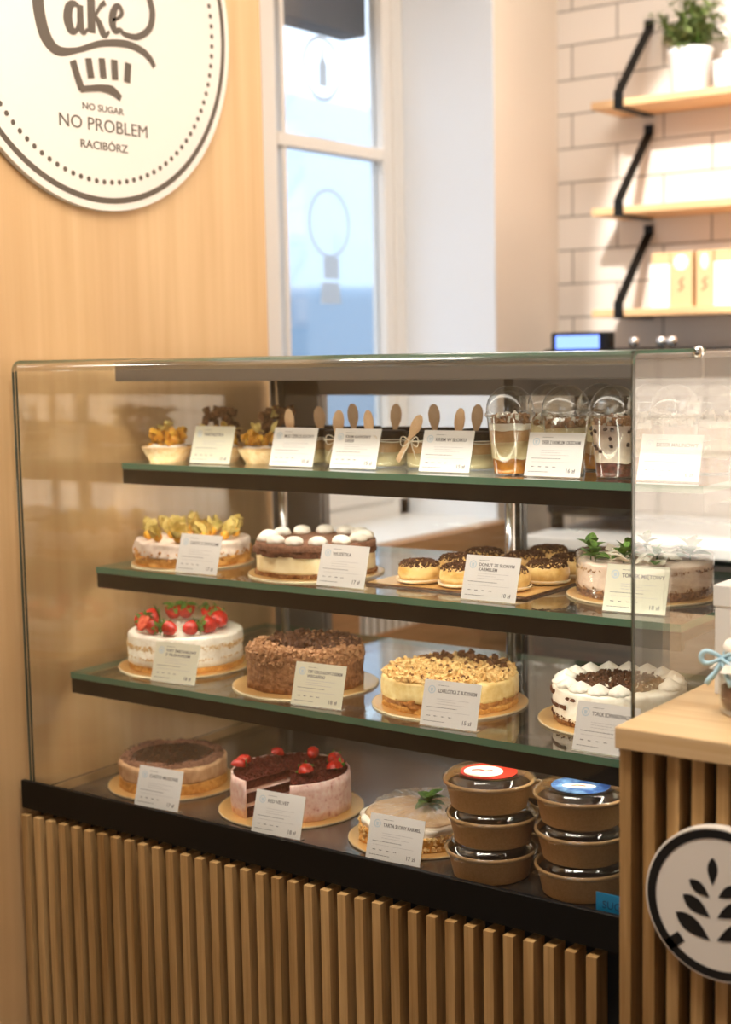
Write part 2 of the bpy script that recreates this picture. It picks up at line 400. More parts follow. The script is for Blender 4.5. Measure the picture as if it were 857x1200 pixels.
# vinyl emblems on the pane, seen from inside
d = MB()
Mx = Matrix(((0,0,1,XG+.0045),(1,0,0,0),(0,1,0,0),(0,0,0,1)))      # x,y of the outline -> Y,Z of the world
def yz(y, z): return Mx @ Matrix.Translation((y, Z(z), 0))
def ring_poly(mb, r0, r1, t, M_, mi=0, seg=48, a0=0, a1=2*PI):
    vs=[];fs=[]
    full = abs(a1-a0-2*PI)<1e-6; n = seg if full else seg+1
    for k in range(n):
        a=a0+(a1-a0)*k/seg
        for r,z in ((r0,0),(r1,0),(r1,t),(r0,t)): vs.append((r*math.cos(a),r*math.sin(a),z))
    for k in range(seg):
        k2=(k+1)%n
        for j in range(4): fs.append((k*4+j,k2*4+j,k2*4+(j+1)%4,k*4+(j+1)%4))
    mb.add(vs,fs,mi,M_)
ring_poly(d,.078,.088,.001,yz(3.341,.789))
d.prism([(-.018,-.05),(.018,-.05),(.018,.01),(.006,.03),(.006,.055),(-.006,.055),(-.006,.03),(-.018,.01)],.001,M=yz(3.345,.79))
ring_poly(d,.088,.096,.001,yz(3.36,.365)); 
d.prism([(-.05,-.06),(.05,-.06),(.04,0),(-.04,0)],.001,M=yz(3.36,.20)); d.prism([(-.035,0),(.035,0),(.035,.06),(-.035,.06)],.001,M=yz(3.365,.21))
d.prism([(-.06,-.02),(.06,-.02),(.06,.0),(-.06,.0)],.001,M=yz(3.34,.60))
d.obj('window_emblem', M['decal'], parent=win)
# outside: pale facade and a parked car
f = MB().box(-9.2,-9,-2,16,-1,3.9)
for y in range(0,15,3): f.box(-9.02,-8.98,y,y+1.1,1.0,2.6)
tag(f.obj('street_building', M['facade']),'pale plastered building across the street outside the window','building')
cb = MB()
prof = [(-2.0,.35),(-2.0,1.0),(-1.6,1.12),(-1.1,1.75),(1.9,1.82),(2.1,1.6),(2.1,.35)]
Mc = Matrix(((0,0,1,-6.6),(1,0,0,6.6),(0,1,0,0.0),(0,0,0,1)))
cb.prism(prof,1.6,M=Mc)
car = cb.obj('parked_van', M['carpaint'], bevel=.06)
tag(car,'blurred blue grey van parked outside the window','van')
for y in (-1.3,1.3):
    MB().lathe([(.30,0),(.32,.03),(.32,1.55),(.30,1.6)],24,M=Mc@Matrix.Translation((y,.32,.0))).obj('wheel', M['blackmat'], parent=car)
struct('ground_outside', MB().box(-12,-2.9,-6,18,-.1,0), M['floor'])

# oak cladding with a white radiator grille under the windowsill
rc = empty('radiator_cover', (-2.15,3.15,0), 'oak clad radiator cover with white grille under the windowsill', 'radiator cover')
b = MB(); x0,x1=-2.20,-2.15
b.box(x0,x1,2.66,3.70,Z(-.60),Z(-.495)); b.box(x0,x1,2.66,3.70,0,Z(-.72)); b.box(x0,x1,2.66,2.93,Z(-.72),Z(-.60)); b.box(x0,x1,3.52,3.70,Z(-.72),Z(-.60))
b.obj('cladding', M['bench_wood'], rc, world=True)
g = MB()
for k in range(18): g.box(-2.185,-2.165,2.94+.0325*k,2.957+.0325*k,Z(-.72),Z(-.60))
g.obj('grille', M['white'], rc, world=True)

# ------------------------------------------------------------------ wall shelves on the tiles
def wall_shelf(z, label, zt_):
    t = empty('wall_shelf', (-1.0, 3.98, Z(z)), label, 'shelf', 'wall shelves on the white tiles')
    MB().box(-1.99,.9,3.88,4.075,Z(z)-.011,Z(z)+.011).obj('shelf_board', M['shelf_wood'], t, world=True, bevel=.003)
    for bx in (-1.90,-.60,.62):
        br = MB(); w = .028
        def strap(p,q,th=.005):
            (y0,z0),(y1,z1) = p,q; d = Vector((0,y1-y0,z1-z0)); L=d.length; a=math.atan2(d.z,d.y)
            br.box(-w/2,w/2,0,L,-th/2,th/2,M=Matrix.Translation((bx,y0,z0))@Matrix.Rotation(a,4,'X'))
        strap((3.875,Z(z)-.014),(4.078,Z(z)-.014)); strap((3.874,Z(z)-.016),(3.874,Z(z)+.03))
        strap((3.874,Z(z)+.028),(4.074,Z(z)+zt_)); strap((4.074,Z(z)+zt_-.005),(4.074,Z(z)+zt_+.025))
        br.obj('bracket', M['black'], t, world=True)
    return t
wall_shelf(.69,'top oak wall shelf carrying the potted plant, on black strap brackets',.235)
wall_shelf(.39,'middle empty oak wall shelf on black strap brackets',.235)
wall_shelf(.10,'lowest oak wall shelf carrying pale boxes, on black strap brackets',.235)
# potted plant
pp = empty('potted_plant', (-1.728,3.975,Z(.70)), 'bushy green plant in a white ceramic pot on the top shelf', 'plant')
MB().lathe([(.048,0),(.052,.004),(.060,.115),(.063,.118),(.063,.128),(.058,.128),(.055,.11)],40).obj('pot', M['ceramic'], pp, smooth=True)
MB().lathe([(.0555,.10),(.05,.118),(.0,.12)],24,cap1=False).obj('soil', M['darksponge'], pp)
lf = MB(); st = MB()
def blade(mb, M_, L, w, fold=.25, curl=.2, mi=0, n=5):
    vs=[];fs=[]
    for i in range(n+1):
        u=i/n; ww=w*math.sin(PI*min(1,.08+u*.92))**.8*(1 if i<n else 0); x=L*u; zc=-curl*L*u*u
        vs += [(x,-ww/2,zc+fold*ww/2),(x,0,zc),(x,ww/2,zc+fold*ww/2)]
    for i in range(n):
        a=i*3
        fs += [(a,a+3,a+4,a+1),(a+1,a+4,a+5,a+2)]
    mb.add(vs,fs,mi,M_)
for k in range(46):
    a = R.uniform(0,2*PI); tilt = R.uniform(.05,.95); R.random(); L = R.uniform(.10,.20)
    base = Vector((R.uniform(-.03,.03),R.uniform(-.03,.03),.115))
    d = Vector((math.sin(tilt)*math.cos(a),math.sin(tilt)*math.sin(a),math.cos(tilt)))
    if base.y+d.y*L > .09: d.y *= .3
    pts = [base + d*L*u + Vector((0,0,-.05*u*u*tilt)) for u in (0,.33,.66,1)]
    st.tube(pts,[.0016,.0014,.001,.0006],5)
    for j in range(12):
        u = .25+.75*j/12; p = base + d*L*u + Vector((0,0,-.05*u*u*tilt))
        lf.v; q = T(*p, ry=-R.uniform(-.5,.9), rz=R.uniform(0,2*PI))
        blade(lf, q, R.uniform(.03,.05), R.uniform(.010,.016))
lf.obj('foliage', M['plant'], pp, smooth=True); st.obj('stems', M['leaf'], pp)
cp = empty('ceramic_pot', (-1.60,3.965,Z(.70)), 'plain white ceramic pot right of the potted plant on the top shelf', 'pot')
MB().lathe([(.045,0),(.050,.003),(.052,.07),(.049,.07),(.047,.01)],40,cap1=True).obj('pot_body', M['ceramic'], cp, smooth=True)
MB().lathe([(.054,.07),(.055,.078),(.02,.084),(.0,.085)],40).obj('lid', M['ceramic'], cp, smooth=True)
# pale boxes on the lowest shelf
def gift_box(x, w, kind, label, rz=0):
    t = empty('gift_box', (x,3.955,Z(.111)), label, 'box', 'boxes on the lowest wall shelf', rz)
    MB().box(-w/2,w/2,-.05,.05,0,.155).obj('box_body', M['kraftbox'], t, bevel=.002)
    if kind in ('round','tall'):
        l = MB(); l.lathe([(.022,0),(.022,.001)],32,M=T(0,-.0505,.125,rx=PI/2,s=(1 if kind=='round' else .5,1,1)))
        l.obj('round_label', M['white'], t)
        k = MB(); ring_poly(k,.009,.012,.0004,T(0,-.0517,.125,rx=PI/2,s=(1 if kind=='round' else .5,1,1))); k.obj('label_ring', M['printblue'], t); k = MB()
        k.ribbon([(-.008,.0),(.006,.012),(-.004,.024),(.008,.036)],.004,.0005,M=T(0,-.0505,.045,rx=PI/2))
        k.obj('box_print', M['ink'], t)
    if kind == 'sleeve':
        MB().box(-w/2-.001,w/2+.001,-.0515,.0515,0,.122).obj('white_sleeve', M['white'], t)
    return t
gift_box(-1.785,.056,'sleeve','kraft box in a tall white sleeve, first from the left on the shelf')
gift_box(-1.722,.066,'round','kraft box with a big round white label, second on the shelf')
gift_box(-1.652,.05,'tall','kraft box with a narrow white label, third on the shelf')
gift_box(-1.592,.062,'sleeve','kraft box in a white sleeve at the right frame edge')

# back counter with the coffee machine
bc = empty('back_counter', (-1.0,3.8,0), 'white topped back counter under the wall shelves', 'counter')
MB().box(-1.98,.6,3.44,4.07,Z(-.53),Z(-.50)).obj('worktop', M['white'], bc, world=True, bevel=.003)
MB().box(-1.96,.58,3.48,4.07,.0,Z(-.53)).obj('cabinet_body', M['dark'], bc, world=True)
for k in range(4):
    x = -1.955+.635*k
    dd = MB().box(x,x+.625,3.462,3.48,.10,Z(-.55)).obj('door', M['dark'] if k else M['grey'], bc, world=True, bevel=.003)
    MB().box(x+.05,x+.56,3.44,3.462,Z(-.60),Z(-.585)).obj('handle', M['steel'], dd, world=True)
cm = empty('coffee_machine', (-1.70,3.76,Z(-.50)), 'black espresso machine with a glowing display on the back counter', 'coffee machine')
b = MB(); b.box(-1.99,-1.42,3.60,3.98,Z(-.46),Z(-.40)); b.box(-1.99,-1.42,3.76,3.98,Z(-.40),Z(-.12)); b.box(-1.99,-1.42,3.58,3.98,Z(-.12),Z(.0))
b.obj('machine_body', M['black'], cm, world=True, bevel=.012)
MB().box(-1.94,-1.82,3.585,3.60,Z(-.005),Z(.032)).box(-1.965,-1.79,3.59,3.63,Z(-.02),Z(.045)).obj('display_housing', M['black'], cm, world=True, bevel=.004)
MB().box(-1.945,-1.815,3.5815,3.5845,Z(.0),Z(.036)).obj('display', M['screen'], cm, world=True)
for x in (-1.74,-1.66,-1.63):
    MB().lathe([(.0,0),(.012,.004),(.014,.014),(.012,.026),(0,.03)],16).obj('knob', M['chrome'], cm, smooth=True).location=(x+1.70,-.12,.5)
for x in (-1.84,-1.60):
    gh = MB(); gh.lathe([(.035,0),(.035,.04),(.03,.05)],24); gh.tube([(0,0,.01),(0,-.06,.005),(0,-.15,-.005)],.010,8)
    gh.obj('group_head', M['chrome'], cm, smooth=True).location=(x+1.70,-.06,.32)
for x in (-1.97,-1.44):
    for y in (3.63,3.95): MB().lathe([(.02,0),(.018,.04)],16).obj('foot', M['black'], cm).location=(x+1.70,y-3.76,0)
MB().box(-1.96,-1.45,3.61,3.75,Z(-.40),Z(-.39)).obj('drip_tray', M['steel'], cm, world=True)
gb = empty('coffee_grinder', (-1.25,3.75,Z(-.50)), 'dark coffee grinder right of the espresso machine', 'grinder')
MB().box(-.07,.07,-.09,.09,0,.30).obj('grinder_body', M['black'], gb, bevel=.01)
MB().lathe([(.05,.30),(.08,.36),(.08,.47),(.075,.48)],32).obj('hopper', M['plastic'], gb, smooth=True)

# ------------------------------------------------------------------ round sign on the oak panel
sg = empty('round_sign', (XW+.0005, 2.12, Z(.684)), 'large round white bakery sign with lettering on the oak panel', 'sign')
Ms = Matrix(((0,0,1,0),(1,0,0,0),(0,1,0,0),(0,0,0,1)))            # drawing x,y -> sign Y,Z ; thickness to the room
def sp(y, z): return (y-2.12, z-.684)
MB().lathe([(.392,0),(.392,.011),(.391,.012)],160,M=Ms).obj('sign_board', M['board'], sg)
r_ = MB(); ring_poly(r_,.3655,.377,.0006,Ms@T(0,0,.0121),seg=160); r_.obj('ring', M['ink'], sg)
dt = MB()
for k in range(100):
    a = 2*PI*k/100; dt.lathe([(.0052,0),(.0052,.0006)],14,M=Ms@T(.335*math.cos(a),.335*math.sin(a),.0121))
dt.obj('dotted_circle', M['ink'], sg)
lg = MB(); Ml = Ms@T(0,0,.0121)
def stroke(pts, w): lg.ribbon([sp(*q) for q in pts], [q*(1.1 if max(w)>.02 else 1.65) for q in w], .0006, M=Ml@T(0,0,.00004*len(lg.v)/8/8))
# big C that sweeps over the word and closes into the hat brim
stroke([(2.05,.80),(2.02,.835),(1.985,.82),(1.962,.76),(1.964,.70),(1.966,.655),(1.980,.61),(2.010,.588),(2.06,.596),(2.1245,.6183),(2.1911,.6281),(2.2362,.6224),(2.262,.609),(2.2745,.594)],
       [.008,.012,.018,.024,.026,.026,.026,.018,.010,.012,.014,.014,.014,.010])
stroke([(2.181,.655),(2.190,.6475),(2.226,.6470),(2.2616,.6680),(2.2735,.6996),(2.2673,.7263),(2.25,.775),(2.20,.80),(2.14,.79),(2.10,.76)],[.005,.006,.008,.009,.010,.010,.012,.012,.010,.006])
stroke([(2.0705,.6790),(2.056,.6835),(2.043,.674),(2.0385,.652),(2.0455,.634),(2.058,.632),(2.066,.646),(2.0705,.672)],[.004,.007,.012,.014,.012,.006,.005,.004])
stroke([(2.0722,.6835),(2.0715,.655),(2.0735,.638),(2.080,.633),(2.0900,.641)],[.009,.010,.009,.006,.003])
stroke([(2.103,.755),(2.1015,.70),(2.1000,.636)],[.010,.012,.012])
stroke([(2.140,.700),(2.128,.692),(2.114,.674),(2.106,.664)],[.007,.005,.004,.004]); stroke([(2.112,.668),(2.122,.656),(2.131,.640),(2.139,.637),(2.148,.646)],[.005,.009,.010,.006,.003])
stroke([(2.1575,.6690),(2.173,.675),(2.1850,.6865),(2.180,.6985),(2.169,.6965),(2.1600,.680),(2.1580,.662),(2.166,.650),(2.181,.655)],[.004,.004,.006,.006,.008,.011,.011,.008,.005])
# whisk-like hat below
stroke([(2.0465,.5745),(2.058,.545),(2.0680,.5225)],[.010,.010,.010])
stroke([(2.0640,.5225),(2.090,.5275),(2.1201,.532),(2.150,.531),(2.1733,.5185)],[.008,.007,.008,.011,.007])
for a,b in (((2.088,.5849),(2.094,.5477)),((2.1242,.5902),(2.1276,.5522)),((2.1587,.5921),(2.1595,.5535)),((2.1976,.5912),(2.1929,.5525))): stroke([a,b],[.010,.010])
lg.obj('logo', M['ink'], sg)
def sign_text(body, y0, y1, z, size, nm):
    vs, fs, w = text_geo(body, size, .0006, .008 if body!='NO PROBLEM' else 0)
    k = (y1-y0)/w
    MB().add([(x*k,y,zz) for x,y,zz in vs], fs, M=Ms@T(y0-2.12, z-.684, .0121)).obj(nm, M['ink'], sg)
sign_text('NO SUGAR',2.067,2.181,.486,.0185,'lettering')
sign_text('NO PROBLEM',2.003,2.247,.4475,.0355,'lettering')
sign_text('RACIBÓRZ',2.058,2.189,.4115,.0225,'lettering')

# ------------------------------------------------------------------ the display case
X0, X1 = -2.155, -.886; YG = 1.85; YB = 2.62
dc = empty('display_case', (-1.52, 2.2, 0), 'glass pastry display case with black trim and a slatted oak front', 'display case')
W = dict(world=True)
# front pane, bent over at the top
RB, th = .020, .006
def pane_strip(outer, inner, mat, edgemat, nm):
    n = len(outer); g = MB(); vs = []
    for x in (X0, X1): vs += [(x,y,z) for y,z in outer] + [(x,y,z) for y,z in inner]
    fs = []; mi = []
    for i in range(n-1):
        fs.append((i,2*n+i,2*n+i+1,i+1)); fs.append((n+i,n+i+1,3*n+i+1,3*n+i)); mi += [0,0]
        fs.append((i,i+1,n+i+1,n+i)); fs.append((2*n+i,3*n+i,3*n+i+1,2*n+i+1)); mi += [1,1]
    fs.append((0,n,3*n,2*n)); fs.append((n-1,3*n-1,4*n-1,2*n-1)); mi += [1,1]
    g.add(vs, fs); g.m = mi
    return g.obj(nm, [mat,edgemat], dc, **W)
pane_strip([(YG,Z(-.818)),(YG,Z(-RB-.003))],[(YG+th,Z(-.818)),(YG+th,Z(-RB-.003))],M['glass'],M['edge_dark'],'front_glass')
ou=[];inn=[]
for k in range(0,13):
    a = PI/2*k/12
    ou.append((YG+RB*(1-math.cos(a)), Z(-RB-.0025)+RB*math.sin(a))); inn.append((YG+RB-(RB-th)*math.cos(a), Z(-RB-.0025)+(RB-th)*math.sin(a)))
o = pane_strip(ou,inn,M['bendglass'],M['edge'],'bent_glass_edge')
o.data.polygons.foreach_set('use_smooth',[m==0 for m in [p.material_index for p in o.data.polygons]])
pane_strip([(YG+RB+.0005,Z(-.0025)),(2.10,Z(-.0025))],[(YG+RB+.0005,Z(-.0085)),(2.10,Z(-.0085))],M['glass'],M['edge'],'top_glass')
MB().box(X0,X0+.006,YG+.008,YB,Z(-.83),Z(-.010),edge=1,thin='x').obj('side_glass', [M['glass'],M['edge_dark']], dc, **W)
MB().box(X1-.006,X1,YG+.008,YB,Z(-.83),Z(-.004),edge=1,thin='x').obj('side_glass', [M['sideglass'],M['edge_dark']], dc, **W)
for y in (2.07,2.45):
    q = MB(); q.lathe([(.008,0),(.009,.004),(.009,.010),(.005,.013)],20,M=T(X1-.005,y,Z(-.008),ry=PI/2)); q.obj('glass_clip', M['chrome'], dc, smooth=True, **W)
MB().box(-2.146,-.896,2.105,YB,Z(-.017),Z(-.009)).box(-2.146,-.896,2.108,2.122,Z(-.048),Z(-.017)).obj('top_cover', M['grey'], dc, bevel=.002, **W)
MB().box(-2.13,-.91,2.124,2.140,Z(-.030),Z(-.022)).obj('added_light_strip', M['added_strip_top'], dc, **W)  # glowing strip added to light the top shelf
MB().box(-2.167,-.880,1.838,YG+.012,Z(-.861),Z(-.812)).box(-2.167,-.880,1.838,1.848,Z(-.815),Z(-.806)).obj('base_trim', M['black'], dc, bevel=.0015, **W)
MB().box(-2.150,-.892,YG+.014,YB,Z(-.862),Z(-.848)).obj('deck', M['deck'], dc, **W)
MB().box(-2.16,-.888,1.868,YB,.06,Z(-.864)).obj('cabinet_body', M['blackmat'], dc, **W)
MB().box(-2.12,-.93,1.93,YB-.05,0,.06).obj('plinth', M['blackmat'], dc, **W)
rs = random.Random(3)
for k in range(36):
    x = -2.163+.03465*k
    MB().box(x,x+.0172,1.831,1.867,.07,Z(-.872)).obj('slat', M['slat'], dc, bevel=.0008, loc=(rs.uniform(-.0,.0),0,0), **W)
# rear frame and sliding panes
b = MB()
b.box(-2.15,-2.012,YB-.02,YB+.015,Z(-.848),Z(-.05)); b.box(-2.15,-.892,YB-.02,YB+.015,Z(-.092),Z(-.012)); b.box(-.93,-.892,YB-.02,YB+.015,Z(-.848),Z(-.05))
b.box(-2.15,-.892,YB-.02,YB+.015,Z(-.862),Z(-.80))
b.obj('rear_frame', M['grey'], dc, **W)
MB().box(-2.012,-1.50,YB-.012,YB-.007,Z(-.80),Z(-.092),edge=1,thin='y').obj('sliding_pane', [M['glass'],M['edge_dark']], dc, **W)
q = MB().box(-1.53,-.93,YB+.002,YB+.007,Z(-.80),Z(-.092),edge=1,thin='y').obj('sliding_pane', [M['glass'],M['edge_dark']], dc, **W)
MB().box(-1.524,-1.498,YB-.004,YB+.012,Z(-.80),Z(-.092)).obj('pane_handle', M['dark'], dc, **W)
for x in (-2.075,-1.488,-.935):
    MB().lathe([(.010,Z(-.848)),(.010,Z(-.05))],20,M=T(x,2.545,0)).obj('post', M['chrome'], dc, smooth=True, **W)
for yf, z in ((2.118,-.213),(2.036,-.415),(1.957,-.614)):
    s_ = MB().box(-2.146,-.896,yf,2.56,Z(z)-.012,Z(z),edge=1,thin='z').obj('shelf', [M['shelfglass'],M['edge']], dc, **W)
    b = MB().box(-2.146,-.896,yf+.002,yf+.016,Z(z)-.042,Z(z)-.0125)
    for x in (-2.140,-.912): b.box(x,x+.010,yf+.016,2.545,Z(z)-.032,Z(z)-.0125)
    b.obj('shelf_support', M['black'], s_, bevel=.001, **W)
    MB().box(-2.13,-.91,yf+.0165,yf+.026,Z(z)-.030,Z(z)-.024).obj('added_light_strip', M['added_strip'], s_, **W)  # glowing strip added to light the goods below

# ------------------------------------------------------------------ the service counter
sc_ = empty('service_counter', (-.2, 2.0, 0), 'oak counter with slatted front right of the display case', 'counter')
MB().box(-.868,.75,1.757,2.60,Z(-.536),Z(-.506)).obj('worktop', M['top_wood'], sc_, bevel=.002, **W)
MB().box(-.866,.74,1.806,2.58,.0,Z(-.537)).obj('cabinet_body', M['blackmat'], sc_, **W)
for k in range(46):
    x = -.866+.03465*k
    MB().box(x,x+.0172,1.768,1.805,.05,Z(-.537)).obj('slat', M['slat'], sc_, bevel=.0008, **W)
es = empty('wheat_sign', (-.717,1.7675,Z(-.722)), 'round white gluten free sign with black crossed wheat ear', 'sign')
Me = T(0,0,0,rx=PI/2)                         # drawing x,y -> X,Z ; thickness towards the room
MB().lathe([(.1035,0),(.1035,.013),(.1025,.014)],96,M=Me).obj('sign_board', M['board'], es)
r_ = MB(); Mi = Me@T(0,0,.0141)
ring_poly(r_,.0885,.1005,.0006,Mi,seg=96); r_.obj('ring', M['inkblack'], es)
lv = MB()
def leafshape(p, q, w):
    p = Vector(p)-Vector((-.717,-.722)); q = Vector(q)-Vector((-.717,-.722)); d = q-p; nrm = Vector((-d.y,d.x)).normalized()
    poly = []
    for k in range(13): u=k/12; poly.append(tuple(p+d*u+nrm*w/2*math.sin(PI*u**.8)))
    for k in range(11,0,-1): u=k/12; poly.append(tuple(p+d*u-nrm*w/2*math.sin(PI*u**.8)))
    lv.prism(poly[::-1],.0006,M=Mi)
leafshape((-.726,-.660),(-.726,-.697),.014)
for a,b,w in (((-.758,-.695),(-.730,-.714),.015),((-.767,-.717),(-.729,-.741),.019),((-.777,-.743),(-.729,-.772),.022)):
    leafshape(a,b,w); leafshape((-1.448-a[0],a[1]+.002),(-1.448-b[0],b[1]+.002),w)
lv.ribbon([(-.072,-.070),(-.052,-.053)],.015,.0006,M=Mi); lv.ribbon([(.03,.035),(.066,.068)],.015,.0006,M=Mi)
lv.obj('wheat_ear', M['inkblack'], es)
# jar with ribbon
jr = empty('gift_jar', (-.735,1.925,Z(-.506)), 'glass jar with cloth cap and pale blue ribbon on the oak counter', 'jar')
MB().lathe([(.0,.001),(.044,.001),(.050,.006),(.051,.02),(.051,.055),(.047,.068),(.040,.074),(.040,.085),(.0385,.085),(.0385,.074),(.045,.066),(.0485,.055),(.0485,.02),(.046,.008),(.0,.005)],48,cap0=False,cap1=False).obj('jar_glass', M['jarglass'], jr, smooth=True)
MB().lathe([(.0,.006),(.045,.009),(.0478,.02),(.0478,.036),(.0,.038)],40,cap0=False,cap1=False).obj('filling', M['cocoa'], jr, smooth=True)
def ruf(a,z): return 1+ (.10*math.sin(11*a)+.05*math.sin(7*a+1))*max(0,(.082-z)/.02)
MB().lathe([(.056,.062),(.050,.070),(.0425,.080),(.043,.087),(.046,.092),(.042,.100),(.02,.104),(.0,.104)],88,cap0=False,cap1=False,mod=ruf).obj('cloth_cap', M['cloth'], jr, smooth=True)
rb = MB()
def band(mb, pts, w, t=.0012):
    vs=[];fs=[]
    for p in pts:
        p=Vector(p); rad=Vector((p.x,p.y,0)).normalized()*t
        vs += [p+Vector((0,0,w/2)),p-Vector((0,0,w/2)),p-Vector((0,0,w/2))+rad,p+Vector((0,0,w/2))+rad]
    for i in range(len(pts)-1):
        for k in range(4): fs.append((i*4+k,i*4+(k+1)%4,(i+1)*4+(k+1)%4,(i+1)*4+k))
    fs += [(0,1,2,3),tuple((len(pts)-1)*4+k for k in (3,2,1,0))]
    mb.add(vs,fs)
band(rb,[(.0445*math.cos(a),.0445*math.sin(a),.080+.001*math.sin(3*a)) for a in [2*PI*k/32 for k in range(33)]],.008)
bw = Vector((-.036,-.030,.080))
for sx in (-1,1):
    loop = [bw+Vector((sx*(.028*math.sin(t)),-.004-.010*math.sin(t/1.0)*.5-.004*t/PI,.012*math.sin(2*t)*.7)) for t in [PI*k/14 for k in range(15)]]
    rb.tube(loop,[.0025+.0015*math.sin(PI*k/14) for k in range(15)],6)
    rb.tube([bw+Vector((sx*.006*u*3,-.006-.010*u,-.040*u-.004*math.sin(5*u))) for u in (0,.2,.4,.6,.8,1)],[.002,.003,.0035,.0038,.004,.004],6)
rb.obj('ribbon', M['ribbon'], jr, smooth=True)
bx = empty('gift_carton', (-.829,2.003,Z(-.506)), 'plain cream carton standing behind the jar on the counter', 'box')
MB().box(-.0,.10,-.0,.10,0,.158).obj('carton_body', M['white'], bx, bevel=.002)
MB().box(-.002,.102,-.002,.102,.130,.162).obj('carton_lid', M['white'], bx, bevel=.002)
for i_,o_ in enumerate(kids(bx)): o_.rotation_euler=(0,0,0)

# ------------------------------------------------------------------ cakes
def nz(p, f, seed=0): return noise.noise(Vector((p[0]*f+seed*7.3, p[1]*f-seed*3.1, p[2]*f+seed)))
def slab(r, z0, z1, amp=.0015, f=60, seed=0, rings=10, seg=120, topamp=.001, rnd=.004, a0=0, a1=2*PI, rin=0, side=6, botr=None):
    """one cake layer: a disc (or a disc with a wedge cut out) with rough side and top"""
    mb = MB(); full = abs(a1-a0-2*PI) < 1e-6; n = seg if full else seg+1
    prof = []
    br = botr or r
    for k in range(side+1):
        u = k/side; z = z0+(z1-rnd-z0)*u; prof.append((br+(r-br)*u, z, 1))
    prof += [(r-rnd*.3, z1-rnd*.3, 1)]
    for k in range(rings+1):
        prof.append((max((r-rnd)*(1-k/rings),0.0005), z1, 0))
    vs = []
    for q,z,sd in prof:
        for k in range(n):
            a = a0+(a1-a0)*k/seg; c,s = math.cos(a),math.sin(a)
            d = amp*nz((r*c,r*s,z*1.5),f,seed)*2 if sd else 0
            h = topamp*nz((q*c,q*s,0),f,seed+3)*2 if not sd else 0
            vs.append(((q+d)*c,(q+d)*s,z+h))
    fs = []; L = len(prof)
    for i in range(L-1):
        for k in range(n if full else n-1):
            k2=(k+1)%n; fs.append((i*n+k,i*n+k2,(i+1)*n+k2,(i+1)*n+k))
    if full: fs.append(tuple(range(n-1,-1,-1))); fs.append(tuple((L-1)*n+k for k in range(n)))
    else:
        b = len(vs); vs.append((0,0,z0)); vs.append((0,0,z1))
        fs.append((b,)+tuple(range(n-1,-1,-1)))
        for e in (0,n-1):
            col = [i*n+e for i in range(L)]
            fs.append(tuple(col)+(b+1,b) if e else (b,b+1)+tuple(reversed(col)))
    return mb.add(vs, fs)
UB = [(-1,-1,-1),(1,-1,-1),(1,1,-1),(-1,1,-1),(-1,-1,1),(1,-1,1),(1,1,1),(-1,1,1)]
FB = [(0,3,2,1),(4,5,6,7),(0,1,5,4),(2,3,7,6),(1,2,6,5),(3,0,4,7)]
def chunk(mb, p, sx, sy, sz, rnd=None):
    rnd = rnd or R
    vs = [tuple(c*rnd.uniform(.55,1) for c in q) for q in UB]
    mb.add(vs, FB, M=T(*p, rnd.uniform(0,6),rnd.uniform(0,6),rnd.uniform(0,6),s=(sx,sy,sz)))
def scatter(mb, n, r, z, s, rmin=0, zj=.003, cond=None, rnd=None, flat=1):
    rnd = rnd or R; k = 0; t = 0
    while k < n and t < n*20:
        t += 1
        q = math.sqrt(rnd.uniform(rmin*rmin, r*r)); a = rnd.uniform(0,2*PI); x,y = q*math.cos(a),q*math.sin(a)
        if cond and not cond(x,y): continue
        ss = rnd.uniform(*s); chunk(mb,(x,y,z+rnd.uniform(0,zj)),ss,ss*rnd.uniform(.5,1),ss*rnd.uniform(.4,1)*flat,rnd); k += 1
def side_crumbs(mb, n, r, z0, z1, s, rnd=None):
    rnd = rnd or R
    for _ in range(n):
        a = rnd.uniform(0,2*PI); ss = rnd.uniform(*s)
        chunk(mb,(r*math.cos(a),r*math.sin(a),rnd.uniform(z0,z1)),ss,ss*.8,ss*.7,rnd)
def cake_board(root, r):
    b = MB().lathe([(r-.001,0),(r,.0008),(r,.003),(r-.0012,.0032)],96,mi=0)
    b.lathe([(r-.0015,.0033),(r-.003,.0036)],96,mi=1,cap0=False)
    b.obj('cake_board', [M['boardrim'],M['gold']], root)
def cake_root(name, x, y, z, label, cat='cake', rz=0): return empty(name, (x,y,Z(z)+.0004), label, cat, None, rz)
def layer(root, nm, mat, **k): return slab(**k).obj(nm, mat, root, smooth=True)
B0 = .0038
